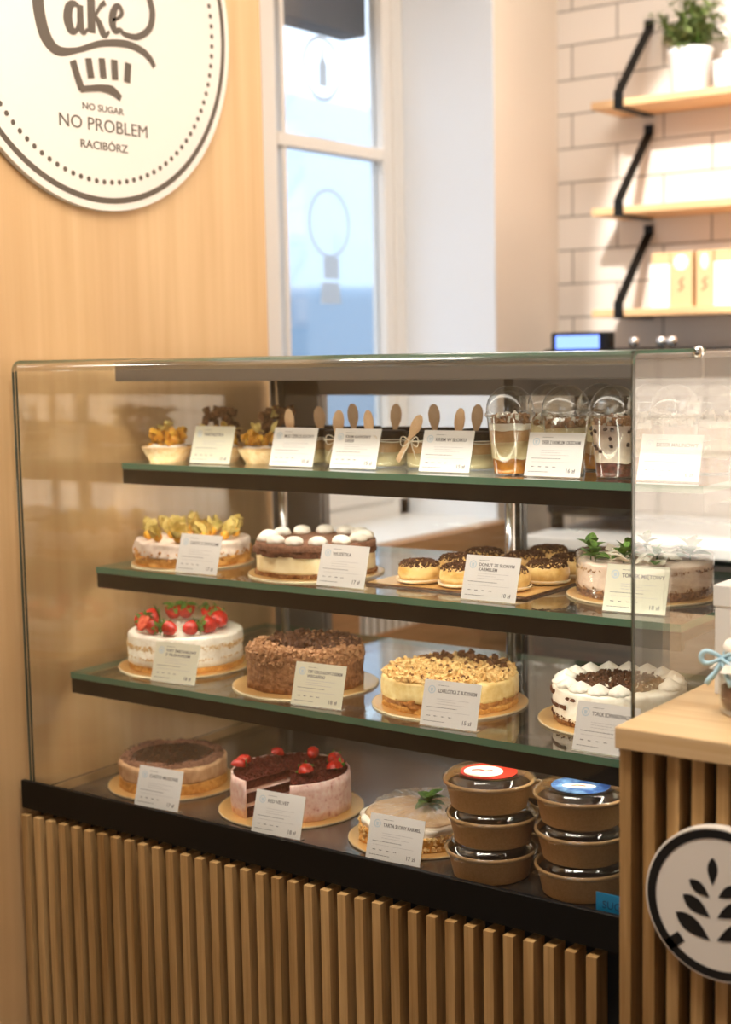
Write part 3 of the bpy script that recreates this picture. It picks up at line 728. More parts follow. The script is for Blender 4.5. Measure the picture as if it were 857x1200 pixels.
def strawberry(parent, p, s=.015, rx=0, ry=0, rz=0, half=False, leaves=True):
    prof = [(.0,0),(.35,.08),(.72,.45),(.92,.95),(1.0,1.35),(.90,1.7),(.55,1.88),(.0,1.9)]
    mb = MB()
    if half:
        seg = 14; vs=[];fs=[]
        for q,z in prof:
            for k in range(seg+1):
                a = PI*k/seg; vs.append((q*s*math.cos(a),q*s*math.sin(a),z*s))
        for i in range(len(prof)-1):
            for k in range(seg): fs.append((i*(seg+1)+k,i*(seg+1)+k+1,(i+1)*(seg+1)+k+1,(i+1)*(seg+1)+k))
        mb.add(vs,fs)
        poly = [(q*s,z*s) for q,z in prof]+[(-q*s,z*s) for q,z in reversed(prof[1:-1])]
        mb.add([(x,-.0001,z) for x,z in poly],[tuple(range(len(poly)))],mi=1)
    else: mb.lathe([(q*s,z*s) for q,z in prof],18)
    o = mb.obj('strawberry', [M['berry'],M['berrycut']], parent, smooth=not half)
    o.location = p; o.rotation_euler = (rx,ry,rz)
    if leaves:
        l = MB()
        for k in range(7):
            if half and not (0 <= 2*PI*k/7 <= PI+.3): continue
            blade(l, T(0,0,1.85*s,ry=-.35+R.uniform(-.4,.3),rz=2*PI*k/7), s*1.25, s*.55, .2, .35)
        l.tube([(0,0,1.8*s),(0.1*s,0,2.3*s)],[.08*s,.06*s],6)
        l.obj('calyx', M['leaf'], o, smooth=True)
    return o
def dollop(mb, p, r, h, star=8, depth=.14, twist=1.2, mi=0, soft=False):
    prof = [(r*.85,0),(r,h*.2),(r*1.0,h*.42),(r*.9,h*.65),(r*.66,h*.86),(r*.34,h*.97),(.0003,h)] if soft else [(r*.92,0),(r*1.0,h*.15),(r*.95,h*.32),(r*.78,h*.5),(r*.52,h*.68),(r*.28,h*.84),(r*.1,h*.95),(.0003,h)]
    mb.lathe(prof,40,mi,M=T(*p,rz=R.uniform(0,6)),mod=lambda a,z: 1+depth*math.cos(star*(a+twist*z/h)))
def mintleaf(mb, p, L, rz, ry=-.5): blade(mb, T(*p,ry=ry,rz=rz), L*1.12, L*.92, .3, .35, n=7)

# A strawberry cream cake
c = cake_root('strawberry_cake', -1.995, 2.128, -.614, 'white cream cake ringed with halved strawberries on the third shelf')
cake_board(c,.134)
layer(c,'sponge_base',M['crust'],r=.1135,z0=B0,z1=.017,amp=.0015,seed=1,topamp=0)
layer(c,'cream_coat',M['cream'],r=.1140,z0=.015,z1=.073,amp=.0012,f=35,seed=2,topamp=.0015,rnd=.005)
for (z0,z1,a0,a1,s_d) in ((.044,.058,-3.1,3.1,1),(.027,.032,-3.1,3.1,3)):
    rr=random.Random(s_d); b = MB()
    for k in range(900 if z1>.04 else 260):
        a=rr.uniform(a0,a1)
        if noise.noise(Vector((a*2.5,s_d,0)))<-.12 and k%4: continue
        q=.1143; chunk(b,(q*math.cos(a),q*math.sin(a),rr.triangular(z0,z1)),.0008,.0012,.0022,rr)
    b.obj('sponge_streak', M['streak'], c)
for k,(a,q,hf,rx,s) in enumerate(((-2.55,.088,False,1.2,.0145),(-2.1,.090,True,1.1,.015),(-1.65,.085,False,1.5,.0125),(-1.15,.088,False,1.6,.013),(-.72,.086,False,1.4,.013),(-.2,.085,False,1.1,.015),
      (.35,.075,False,.9,.016),(.95,.078,True,.7,.017),(1.55,.075,True,.8,.017),(2.15,.078,True,.8,.017),(2.75,.082,True,1.1,.016),(-2.95,.085,False,1.0,.015))):
    x,y=q*math.cos(a),q*math.sin(a)
    sd = (1 if k%2 else -1)*R.uniform(.9,1.5); ax_ = a+PI/2+sd; s*=1.15
    lx,ly = x+math.sin(ax_)*.015, y-math.cos(ax_)*.015
    strawberry(c,(lx,ly,.074+s*(.86 if not hf else .35)),s,rx=(-PI/2+.12) if not hf else -.55,rz=ax_ if not hf else a+PI/2+sd*.3,half=hf)
gl = MB(); scatter(gl,40,.055,.074,(.002,.004)); gl.obj('cream_flakes', M['whitechoc'], c)

# B chocolate cake with crumble
c = cake_root('chocolate_cake', -1.680, 2.115, -.614, 'rough light brown chocolate cake topped with dark shavings on the third shelf')
cake_board(c,.137)
layer(c,'cake_body',M['choccream'],r=.1085,z0=B0,z1=.072,amp=.003,f=55,seed=7,topamp=.004,rnd=.006)
b = MB(); rr = random.Random(11)
side_crumbs(b,260,.109,.052,.073,(.002,.005),rr); scatter(b,700,.107,.071,(.003,.0065),.050,.006,None,rr)
b.obj('light_curls', M['milkshaving'], c)
b = MB(); scatter(b,420,.080,.072,(.003,.0065),0,.008,lambda x,y:y>-.035,rr); scatter(b,200,.106,.074,(.003,.0065),.08,.008,lambda x,y:y>.02,rr)
b.obj('dark_shavings', M['shaving'], c)

# C apple crumble cake
c = cake_root('apple_crumble_cake', -1.372, 2.133, -.614, 'pale custard cake covered in golden nut crumble on the third shelf')
cake_board(c,.1375)
layer(c,'sponge_base',M['crust'],r=.119,z0=B0,z1=.014,amp=.002,seed=4,topamp=0)
layer(c,'apple_layer',M['apple'],r=.1175,z0=.012,z1=.028,amp=.003,f=70,seed=5,topamp=0)
layer(c,'custard_layer',M['yellowcream'],r=.120,z0=.022,z1=.055,amp=.0025,f=25,seed=6,topamp=.001)
b = MB(); rr=random.Random(5); scatter(b,900,.1165,.055,(.003,.0065),0,.007,None,rr); b.obj('golden_crumble', M['crumble'], c)
b = MB(); scatter(b,60,.105,.058,(.004,.008),.07,.010,lambda x,y:y>.045,rr); scatter(b,60,.112,.058,(.0025,.004),0,.008,None,rr); b.obj('walnut_pieces', M['walnut'], c)

# D white cream cake with piped ring
c = cake_root('black_forest_cake', -1.068, 2.180, -.614, 'white cream cake with piped peaks around dark chocolate on the third shelf')
cake_board(c,.135)
layer(c,'sponge_base',M['crumb'],r=.1085,z0=B0,z1=.014,amp=.0025,seed=8,topamp=0)
layer(c,'cream_coat',M['cream'],r=.110,z0=.012,z1=.062,amp=.0015,f=30,seed=9,topamp=.001)
b = MB(); rr=random.Random(9)
for (n_,z0,z1,a0,a1,s) in ((120,.030,.036,-2.6,-2.0,.0018),(22,.048,.056,-2.75,-2.35,.0035),(10,.046,.050,-2.0,-1.8,.003),(6,.048,.051,-1.5,-1.3,.003),(90,.028,.034,-1.2,.4,.0018),(80,.012,.018,-2.9,.3,.0018)):
    for k in range(n_):
        a=rr.uniform(a0,a1); chunk(b,(.1105*math.cos(a),.1105*math.sin(a),rr.uniform(z0,z1)),s*.6,s,s*.8,rr)
b.obj('cocoa_flecks', M['darksponge'], c)
b = MB(); scatter(b,500,.078,.062,(.002,.005),0,.004,None,rr); b.obj('dark_shavings', M['shaving'], c)
b = MB()
for k in range(15):
    a=2*PI*k/17; dollop(b,(.091*math.cos(a),.091*math.sin(a),.061),.0185,.018,9,.13)
b.obj('piped_cream', M['meringue'], c, smooth=True)

# E yellow physalis cake
c = cake_root('physalis_cake', -2.016, 2.180, -.415, 'cream cake heaped with yellow husked physalis at the left of the second shelf')
cake_board(c,.124)
layer(c,'sponge_base',M['crust'],r=.115,z0=B0,z1=.024,amp=.0035,f=50,seed=12,topamp=0)
layer(c,'cream_coat',M['pinkcream'],r=.117,z0=.022,z1=.050,amp=.003,f=35,seed=13,topamp=.002)
b = MB(); rr=random.Random(13)
side_crumbs(b,160,.1165,.018,.034,(.002,.005),rr); b.obj('apricot_pieces', M['apple'], c)
for k in range(17):
    a = 2*PI*k/11 if k<11 else 2*PI*k/6; q=.088 if k<11 else .042
    x,y=q*math.cos(a),q*math.sin(a)
    f_ = MB().lathe([(.0,-.0095),(.006,-.008),(.0095,-.002),(.0095,.002),(.006,.008),(0,.0095)],16).obj('physalis', M['physalis'], c, smooth=True, loc=(x,y,.060))
    h = MB()
    for j in range(5):
        blade(h,T(0,0,-.004,ry=-R.uniform(.4,1.4),rz=2*PI*j/5+k),.036,.026,.5,-.5)
    h.obj('husk', M['husk'], f_, smooth=True)
    f_.rotation_euler=(R.uniform(-.7,.7),R.uniform(-.7,.7),0)

# F whipped cream and cocoa cake
c = cake_root('cocoa_cream_cake', -1.706, 2.188, -.415, 'white and brown layered cake with cream rosettes on the second shelf')
cake_board(c,.130)
layer(c,'sponge_base',M['crumb'],r=.115,z0=B0,z1=.014,amp=.003,seed=15,topamp=0)
layer(c,'cream_layer',M['custard'],r=.1135,z0=.012,z1=.046,amp=.0015,f=30,seed=16,topamp=0)
layer(c,'cocoa_layer',M['darksponge'],r=.1155,z0=.042,z1=.056,amp=.0035,f=60,seed=17,topamp=.001,rnd=.004)
layer(c,'cream_top',M['cocoa'],r=.1155,z0=.054,z1=.065,amp=.0015,f=30,seed=18,topamp=.001,rnd=.004)
b = MB()
for k in range(13):
    a=2*PI*k/13+.1; dollop(b,(.094*math.cos(a),.094*math.sin(a),.064),.0175,.017,6,.05,soft=True)
b.obj('piped_cream', M['meringue'], c, smooth=True)

# H mint cake in film
c = cake_root('mint_cream_cake', -1.061, 2.262, -.415, 'tall pale cream cake with mint leaves in a clear film collar, second shelf')
cake_board(c,.131)
layer(c,'crumb_base',M['crumb'],r=.1115,z0=B0,z1=.020,amp=.0035,f=70,seed=20,topamp=0)
layer(c,'cream_coat',M['pinkcream'],r=.1125,z0=.018,z1=.060,amp=.0008,f=30,seed=21,topamp=.003,rnd=.003)
b = MB(); rr=random.Random(21); side_crumbs(b,200,.1125,.047,.052,(.001,.0022),rr); side_crumbs(b,200,.1122,.004,.022,(.0015,.003),rr); b.obj('crumb_flecks', M['crumb'], c)
b = MB(); ring_poly(b,.1145,.1150,.066,T(0,0,.004),seg=96); b.obj('film_collar', M['acetate'], c)
b = MB()
for k in range(34):
    q=math.sqrt(R.random())*.075+.01;a=R.uniform(0,6.3); b.box(-.015,.015,-.008,.008,-.0008,.0008,M=T(q*math.cos(a),q*math.sin(a),.066+R.uniform(0,.008),R.uniform(-.5,.5),R.uniform(-.6,.6),R.uniform(0,6)))
b.obj('white_chocolate_shards', M['whitechoc'], c)
for k,(x,y,s) in enumerate(((-.078,-.045,1.05),(-.052,-.080,.8),(-.005,-.070,.85),(-.020,-.015,.8),(.075,.015,1.1),(.05,-.06,.7),(-.03,.07,.8))):
    b = MB()
    for j in range(7):
        mintleaf(b,(0,0,.004+.003*j),.030*s*(1-.05*j),j*2.4+k,-.25-.16*j)
    b.tube([(0,0,-.004),(.001,0,.02*s)],[.001,.0008],6)
    b.obj('mint_sprig', M['mint'], c, smooth=True, loc=(x,y,.062))

# I mousse cake
c = cake_root('mousse_cake', -2.002, 2.088, -.848, 'beige mousse cake with cocoa centre at the left of the bottom deck')
cake_board(c,.130)
layer(c,'sponge_base',M['crust'],r=.1075,z0=B0,z1=.026,amp=.001,f=30,seed=30,topamp=0)
layer(c,'mousse_layer',M['mousse'],r=.1075,z0=.024,z1=.056,amp=.0015,f=35,seed=31,topamp=.001,rnd=.006)
b = MB(); rr=random.Random(31)
vs=[];fs=[];sg_=120;pf=[(.103,.054),(.100,.061),(.092,.064),(.083,.062),(.078,.054)]
for q,z in pf:
    for k in range(sg_):
        a=2*PI*k/sg_; n1=nz((q*math.cos(a),q*math.sin(a),z),60,5)
        vs.append(((q+n1*.003)*math.cos(a),(q+n1*.003)*math.sin(a),z+n1*.006))
for i in range(4):
    for k in range(sg_): fs.append((i*sg_+k,i*sg_+(k+1)%sg_,(i+1)*sg_+(k+1)%sg_,(i+1)*sg_+k))
b.add(vs,fs); b.obj('mousse_rim', M['cocoa'], c, smooth=True)
b = MB(); b.lathe([(.081,.0555),(.080,.059),(.0,.059)],60,cap1=False); b.obj('chocolate_glaze', M['choc'], c)
b = MB(); scatter(b,160,.076,.059,(.0015,.003),0,.001,None,rr); scatter(b,200,.100,.062,(.001,.002),.08,.002,None,rr); b.obj('chocolate_flakes', M['shaving'], c)

# J red velvet cake with one wedge cut out
c = cake_root('red_velvet_cake', -1.702, 2.090, -.848, 'red velvet cake with pink frosting, one wedge missing, on the bottom deck')
cake_board(c,.137)
A0, A1 = math.radians(-52), math.radians(-52+360-48)       # gap from -100 to -52 degrees
kw = dict(a0=A0,a1=A1,seg=110,amp=.0005)
layer(c,'sponge_layer',M['redsponge'],r=.108,z0=B0,z1=.024,seed=40,topamp=0,**kw)
layer(c,'cream_filling',M['rosecream'],r=.1085,z0=.024,z1=.031,seed=41,topamp=0,rnd=.001,**kw)
layer(c,'sponge_layer',M['redsponge'],r=.108,z0=.031,z1=.050,seed=42,topamp=0,rnd=.001,**kw)
layer(c,'cream_filling',M['rosecream'],r=.1085,z0=.050,z1=.057,seed=43,topamp=0,rnd=.001,**kw)
layer(c,'sponge_layer',M['redsponge'],r=.108,z0=.057,z1=.073,seed=44,topamp=.001,rnd=.002,**kw)
b = MB(); vs=[];fs=[];n_=120
for j,(q,z) in enumerate([(.1075,B0),(.1125,B0),(.113,.02),(.1128,.04),(.113,.06),(.112,.073),(.1075,.0735)]):
    for k in range(n_+1):
        a=A0+(A1-A0)*k/n_; d=(nz((q*math.cos(a),q*math.sin(a),z),45,8)*.003 if 0<j<6 else 0)
        vs.append(((q+d)*math.cos(a),(q+d)*math.sin(a),z))
for j in range(7):
    for k in range(n_): fs.append((j*(n_+1)+k,j*(n_+1)+k+1,((j+1)%7)*(n_+1)+k+1,((j+1)%7)*(n_+1)+k))
fs.append(tuple(j*(n_+1) for j in range(7))); fs.append(tuple(j*(n_+1)+n_ for j in range(6,-1,-1)))
b.add(vs,fs); b.obj('side_frosting', M['rosecream'], c, smooth=True)
ingap = lambda x,y: not (math.radians(-102) < math.atan2(y,x) < math.radians(-50))
b = MB(); rr=random.Random(44); scatter(b,1100,.107,.073,(.0012,.003),0,.0025,ingap,rr); b.obj('red_crumbs', M['redsponge'], c)
for k,(x,y,rz,hf,s) in enumerate(((-.088,-.035,.3,True,.014),(-.078,-.062,.9,True,.014),(-.070,.045,-.4,True,.013),(.0,.070,1.8,False,.012),(.055,.065,2.3,True,.014),(.075,.045,2.0,True,.014),(.088,.015,1.6,True,.015),(.062,-.030,2.4,True,.015))):
    strawberry(c,(x-.012*math.cos(rz),y-.012*math.sin(rz),.078+s*.55),s,rx=PI/2-.25 if not hf else PI/2+.15,ry=R.uniform(-.4,.4),rz=rz+1.57,half=hf,leaves=(k in(1,7,6,4)))

# K caramel tart with film
c = cake_root('caramel_tart', -1.406, 2.078, -.848, 'low caramel topped tart with a mint sprig under crinkled film, bottom deck')
cake_board(c,.124)
layer(c,'crumb_base',M['crust'],r=.102,z0=B0,z1=.030,amp=.004,f=55,seed=50,topamp=0)
layer(c,'cream_layer',M['cream'],r=.101,z0=.022,z1=.044,amp=.004,f=35,seed=51,topamp=.001,rnd=.006)
b = MB(); rr=random.Random(51); side_crumbs(b,420,.1025,.006,.034,(.002,.004),rr); b.obj('nut_crumbs', M['crumble'], c)
b = MB(); b.lathe([(.091,.043),(.092,.0455),(.088,.0465),(.0,.0467)],72,cap1=False,mod=lambda a,z:1+.02*math.sin(9*a)+.012*math.sin(17*a)); b.obj('caramel_top', M['caramel'], c, smooth=True)
b = MB()
for j in range(10): mintleaf(b,(0,0,.001+.0015*j),.026,j*2.2,-.08-.08*j)
b.obj('mint_sprig', M['mint'], c, smooth=True, loc=(.006,.025,.048))
b = MB(); vs=[];fs=[];n_=90
for j,(q,z) in enumerate([(.108,.020),(.107,.040),(.104,.051),(.094,.056),(.07,.058),(.04,.058),(.015,.060)]):
    for k in range(n_):
        a=2*PI*k/n_; d=nz((q*math.cos(a),q*math.sin(a),z),70,6)
        qq=q+d*.005; vs.append((qq*math.cos(a)+.012,qq*math.sin(a)+.02,z+abs(nz((q*math.cos(a),q*math.sin(a),0),90,9))*.007))
for j in range(6):
    for k in range(n_): fs.append((j*n_+k,j*n_+(k+1)%n_,(j+1)*n_+(k+1)%n_,(j+1)*n_+k))
b.add(vs,fs); b.obj('crinkled_film', M['filmwrap'], c)

# ------------------------------------------------------------------ doughnuts on their tray
tr = empty('pastry_tray', (-1.372,2.30,Z(-.415)), 'thin gold rectangular tray under the doughnuts on the second shelf', 'tray')
MB().box(-.165,.165,-.185,.20,.0005,.004,mi=0).box(-.163,.163,-.183,.198,.0041,.0046,mi=1).obj('tray_board', [M['shaving'],M['gold']], tr)
dn = empty('doughnut', (0,0,0), 'x', 'doughnut', 'chocolate crumbed doughnuts on the gold tray')
MB().lathe([(.028,.0002),(.040,.004),(.0425,.009),(.0415,.009),(.038,.005),(.027,.0012)],48,cap1=False,mod=lambda a,z:1+.02*math.sin(24*a)*(z>.005)).obj('paper_cup', M['papercup'], dn, smooth=True)
MB().lathe([(.026,.0015),(.036,.008),(.0395,.018),(.038,.028),(.031,.036),(.022,.039),(.012,.037),(.0,.034)],48,cap1=False,mod=lambda a,z:1+.02*math.sin(2*a)+.01*math.sin(5*a)).obj('dough', M['donut'], dn, smooth=True)
b = MB(); rr=random.Random(60)
for k in range(460):
    a=rr.uniform(0,6.3);q=math.sqrt(rr.random())*.036; z=.0008+(.034+q/.012*.003 if q<.012 else .037+(q-.012)/.010*.002 if q<.022 else .039-(q-.022)/.009*.003 if q<.031 else .036-(q-.031)/.007*.008)
    chunk(b,(q*math.cos(a),q*math.sin(a),z),rr.uniform(.0015,.0038),rr.uniform(.001,.002),.0012,rr)
b.obj('chocolate_crumbs', M['shaving'], dn)
dl = [(-1.452,2.162,'caramel doughnut at the front left corner of the gold tray'),(-1.362,2.160,'doughnut second from the left, partly behind the price card'),(-1.272,2.166,'doughnut hidden behind the price card at the tray front'),
      (-1.248,2.262,'doughnut just right of the price card on the gold tray'),(-1.248,2.352,'doughnut in the middle of the right tray edge'),(-1.428,2.256,'doughnut behind the front left one on the tray'),
      (-1.338,2.252,'doughnut in the tray centre, with a doughnut on every side'),(-1.428,2.346,'doughnut in the left column, third row from the front'),(-1.338,2.344,'doughnut of the middle column, third row from the front'),
      (-1.248,2.444,'doughnut at the back right corner of the tray'),(-1.340,2.436,'doughnut at the back of the tray, middle column')]
for i,(x,y,l) in enumerate(dl):
    q = dn if i==0 else copy_tree(dn)
    q.location=(x,y,Z(-.415)+.0047); q.rotation_euler=(0,0,R.uniform(0,6)); q['label']=l

# ------------------------------------------------------------------ kraft bowls
def bowl(x,y,z,label,sticker=None,proto=None,group='kraft bowls on the bottom deck'):
    if proto: t = copy_tree(proto,loc=(x,y,z),rz=R.uniform(-.2,.5),label=label)
    else:
        t = empty('kraft_bowl',(x,y,z),label,'bowl',group,R.uniform(0,1))
        MB().lathe([(.060,.0),(.0615,.001),(.0705,.040),(.0735,.040),(.0745,.0425),(.0735,.045),(.0705,.045),(.0685,.040),(.060,.003),(.0,.002)],72,cap1=False).obj('bowl_body', M['kraft'], t, smooth='auto')
        MB().lathe([(.0712,.0395),(.0738,.0395),(.0748,.0425),(.0738,.0455),(.0712,.0455)],72,cap0=False,cap1=False).obj('rolled_rim', M['kraft_rim'], t, smooth=True)
        l = MB().lathe([(.0755,.039),(.0765,.046),(.0745,.0475),(.0700,.0475),(.0660,.0545),(.0600,.0575),(.0565,.0545),(.0,.0545),(0,.0541),(.0560,.0541),(.0600,.0571),(.0655,.054),(.0695,.0465),(.0745,.0465),(.0755,.0455),(.0748,.039)],72,cap0=False,cap1=False)
        l.lathe([(.0,.0465),(.012,.0465),(.014,.0475),(.012,.0485),(0,.0485)],16,cap0=False,cap1=False,M=T(.078*math.cos(4.2),.078*math.sin(4.2),-.004))
        l.obj('clear_lid', M['plastic'], t, smooth=True)
        MB().lathe([(.0675,.036),(.05,.039),(.0,.040)],40,cap1=False,mod=lambda a,z:1).obj('salad', M['choc'], t, smooth=True)
    return t
def sticker(t, kind):
    if kind=='red':
        b=MB().lathe([(.046,.0547),(.046,.0552)],48,mi=0)
        b.prism([(.040*math.cos(a),.040*math.sin(a)) for a in [2*PI*k/32 for k in range(32)]],.0003,mi=1,M=T(-.008,-.004,.0553,s=(.8,.8,1)))
        b.ribbon([(-.022,-.004),(-.01,.002),(.0,-.003),(.012,.003)],.007,.0003,mi=0,M=T(-.006,0,.0557))
        b.obj('lid_sticker',[M['stickred'],M['stickcream']],t)
    else:
        b=MB().lathe([(.046,.0547),(.046,.0552)],48,mi=0)
        b.prism([(.026*math.cos(a),.012*math.sin(a)) for a in [2*PI*k/32 for k in range(32)]],.0003,mi=1,M=T(-.002,-.006,.0553))
        b.ribbon([(-.012,0),(-.002,.003),(.010,-.001)],.004,.0003,mi=2,M=T(-.002,-.006,.0557))
        b.obj('lid_sticker',[M['stickblue'],M['stickcream'],M['stickred']],t)
ZD = Z(-.848)+.0004; dz=.0573
b0 = bowl(-1.206,1.993,ZD,'lowest kraft bowl of the stack beside the caramel tart')
bowl(-1.204,1.995,ZD+dz,'middle kraft bowl of the stack beside the caramel tart',proto=b0)
t = bowl(-1.208,1.992,ZD+2*dz,'kraft bowl with red and cream lid sticker on the left stack',proto=b0); t.rotation_euler=(0,0,.3)
u2 = [bowl(-1.046,2.003,ZD,'lowest kraft bowl of the stack right of the other front stack',proto=b0), bowl(-1.044,2.001,ZD+dz,'middle kraft bowl under the blue stickered one',proto=b0),
      bowl(-1.047,2.002,ZD+2*dz,'kraft bowl with blue lid sticker topping the right front stack',proto=b0)]
dz2 = .0470                                   # lower bowls behind
for x,y,k,l in ((-1.205,2.178,0,'bottom bowl of the back stack behind the red stickered bowl'),(-1.203,2.178,1,'middle bowl of the back stack behind the red stickered bowl'),
      (-1.206,2.176,2,'dark lidded bowl on top of the back stack, behind the red sticker'),(-1.026,2.182,0,'bottom bowl of the back right stack near the counter'),
      (-1.028,2.182,1,'middle bowl of the back right stack near the counter'),(-1.026,2.180,2,'dark lidded bowl topping the back right stack by the counter')):
    q = bowl(x,y,ZD+dz2*k,l,proto=b0); q.scale=(1,1,.81)
sticker(t,'red'); sticker(u2[2],'blue')
bt = empty('blue_label',(-.955,1.874,Z(-.848)+.0004),'small bright blue label standing before the right bowl stack','label')
MB().box(0,.075,-.0008,.0008,.024,.057).box(.0,.075,-.0008,.010,0,.0015).box(0,.075,-.0008,.0008,0,.026).obj('label_card', M['blue'], bt)
vs,fs,w_ = text_geo('SUGAR',.016,.0003,.01); MB().add(vs,fs,M=T(.010,-.0009,.035,rx=PI/2)).obj('label_lettering', M['bluedeep'], bt)

# ------------------------------------------------------------------ dessert cups with dome lids (top shelf)
def cup(x,y,label,layers,top,drops=False):
    t = empty('dessert_cup',(x,y,Z(-.213)+.0004),label,'dessert cup','dome lidded dessert cups on the top shelf')
    rad = lambda z: .0285+(.040-.0285)*z/.102
    MB().lathe([(.0,.0005),(.028,.0005),(rad(.003),.003),(rad(.098),.098),(.0415,.099),(.0415,.102),(.0395,.102),(rad(.098)-.0008,.0975),(rad(.003)-.0008,.004),(.0,.002)],56,cap0=False,cap1=False).obj('cup_wall', M['plastic'], t, smooth=True)
    z=.0035
    for k,(h,m) in enumerate(layers):
        z1=z+h
        def wav(a,zz,k=k): return 1
        pr=[(rad(z)-.0014,z)]+[(rad(z+h*u)-.0014,z+h*u) for u in (.33,.66,1)]+[(.0,z1)]
        vs=[];fs=[];n_=48
        for i,(q,zz) in enumerate(pr):
            for j in range(n_):
                a=2*PI*j/n_; dzz = .004*nz((math.cos(a)*.03+x,math.sin(a)*.03,k),45,k) if i==3 else (.004*nz((math.cos(a)*.03+x,math.sin(a)*.03,k-1),45,k-1) if i==0 and k else 0)
                vs.append((q*math.cos(a),q*math.sin(a),zz+dzz))
        for i in range(len(pr)-1):
            for j in range(n_): fs.append((i*n_+j,i*n_+(j+1)%n_,(i+1)*n_+(j+1)%n_,(i+1)*n_+j))
        fs.append(tuple(range(n_-1,-1,-1)))
        MB().add(vs,fs).obj('dessert_layer', M[m], t, smooth=True); z=z1
    b=MB(); rr=random.Random(int((x+5)*1000)); scatter(b,46,.031,z+.001,(.004,.008),0,.012,None,rr); b.obj('topping', M[top], t)
    if top!='whitechoc':
        b=MB(); scatter(b,16,.031,z+.003,(.004,.008),0,.012,None,rr); b.obj('white_pieces', M['whitechoc'], t)
    if drops:
        b=MB()
        for k in range(14):
            a=rr.uniform(-2.6,-.2); zz=rr.uniform(.045,.088); q=rad(zz)-.0008; chunk(b,(q*math.cos(a),q*math.sin(a),zz),.003,.003,.0035,rr)
        b.obj('chocolate_drops', M['choc'], t)
    d=[(.0425,.100),(.0430,.103),(.0425,.106),(.0405,.107),(.0408,.112)]+[(.0408*math.cos(u),.112+.041*math.sin(u)) for u in [PI/2*k/10 for k in range(1,10)]]+[(.008,.152)]
    d2=[(q-.0006,zz-.0004) for q,zz in reversed(d)]
    MB().lathe(d+d2,56,cap0=False,cap1=False).obj('dome_lid', M['plastic'], t, smooth=True)
    return t
L1=[(.024,'amber'),(.030,'custard'),(.020,'coffeecream'),(.010,'cream')]; L2=[(.022,'cherry'),(.060,'pinkcream')]; L3=[(.026,'amber'),(.022,'coffeecream'),(.028,'custard')]
cup(-1.276,2.185,'caramel layered dessert cup at the left end of the cups',L1,'milkshaving')
cup(-1.186,2.219,'dessert cup behind the price card with nut topping',L3,'milkshaving')
cup(-1.086,2.198,'pink cream dessert cup with chocolate drops at the glass corner',L2,'milkshaving',True)
cup(-.992,2.228,'pale dessert cup behind the rightmost card of the top shelf',L2,'whitechoc')
cup(-1.270,2.318,'dessert cup in the back row behind the caramel cup',L3,'milkshaving')
cup(-1.176,2.328,'dessert cup in the back row between the card and corner cups',L3,'milkshaving')
cup(-1.075,2.318,'dessert cup in the back row behind the chocolate drop cup',L1,'whitechoc')
cup(-.972,2.335,'dessert cup in the back right corner of the top shelf',L1,'whitechoc')

# ------------------------------------------------------------------ jars with spoons
def jar(x,y,label,proto=None,rz=0,spoon=(0,0),sn=True):
    t = empty('dessert_jar',(x,y,Z(-.213)+.0004),label,'jar','black lidded dessert jars with wooden spoons')
    t.rotation_euler=(0,0,0)
    MB().lathe([(.0,.0005),(.036,.0005),(.0405,.004),(.0415,.012),(.0415,.044),(.0385,.053),(.0370,.054),(.0370,.052),(.0395,.043),(.0395,.012),(.0385,.005),(.0,.003)],48,cap0=False,cap1=False).obj('jar_glass', M['jarglass'], t, smooth=True)
    b=MB().lathe([(.0,.0035),(.038,.005),(.0392,.012),(.0392,.030),(.0,.030)],40,mi=0,cap0=False,cap1=False).lathe([(.0392,.030),(.0392,.044),(.037,.049),(.0,.050)],40,mi=1,cap0=False,cap1=False)
    b.obj('dessert_filling', [M['custard'],M['coffeecream']], t, smooth=True)
    MB().lathe([(.0385,.053),(.0405,.0535),(.041,.055),(.041,.066),(.040,.068),(.0,.0685)],48,cap0=True,cap1=False).obj('black_lid', M['black'], t, smooth=True, bevel=0)
    if sn:
        a,tilt,hz=spoon
        s=MB(); out=[]
        # flat wooden spoon: handle then oval head
        pts=[(-.004,0),(.004,0),(.0045,.008),(.0032,.055),(.006,.064),(.0085,.074),(.0088,.086),(.0065,.097),(.0025,.103),(-.0025,.103),(-.0065,.097),(-.0088,.086),(-.0085,.074),(-.006,.064),(-.0032,.055),(-.0045,.008)]
        s.prism([(px*1.3,pz-.0600) for px,pz in pts],.0018)
        o=s.obj('wooden_spoon', M['spoonwood'], t, bevel=.0004)
        o.matrix_local = Matrix.Rotation(a,4,'Z')@T(0,-.0438,.054+hz)@Matrix.Rotation(PI/2,4,'X')@Matrix.Rotation(tilt,4,'Z')
        w=MB(); q=.0425
        w.tube([(q*math.cos(k*PI/18),q*math.sin(k*PI/18),.050+.0015*math.sin(3*k*PI/18)) for k in range(37)],.0009,6)
        w.tube([(q*math.cos(k*PI/18),q*math.sin(k*PI/18),.0525-.001*math.sin(2*k*PI/18)) for k in range(37)],.0009,6)
        A=Matrix.Rotation(a,4,'Z')
        for sx in (-1,1):
            w.tube([(sx*(.002+.020*math.sin(v)),-.0475-.003*math.sin(v),.052+.009*math.sin(2*v)) for v in [PI*k/12 for k in range(13)]],.0009,6,M=A)
            w.tube([(sx*.003*k,-.047-.001*k,.052-.005*k+.001*math.sin(k*2)) for k in range(7)],.0009,6,M=A)
        w.obj('twine_bow', M['twine'], t, smooth=True)
    return t
JY=2.235
jar(-1.762,JY,'leftmost front jar, mostly behind the second price card',spoon=(.0,.12,.012))
jar(-1.668,JY+.004,'front jar between the second and third price cards',spoon=(.30,-.10,.010))
jar(-1.573,JY-.002,'front jar with an upright spoon right of the third card',spoon=(-.05,.08,.011))
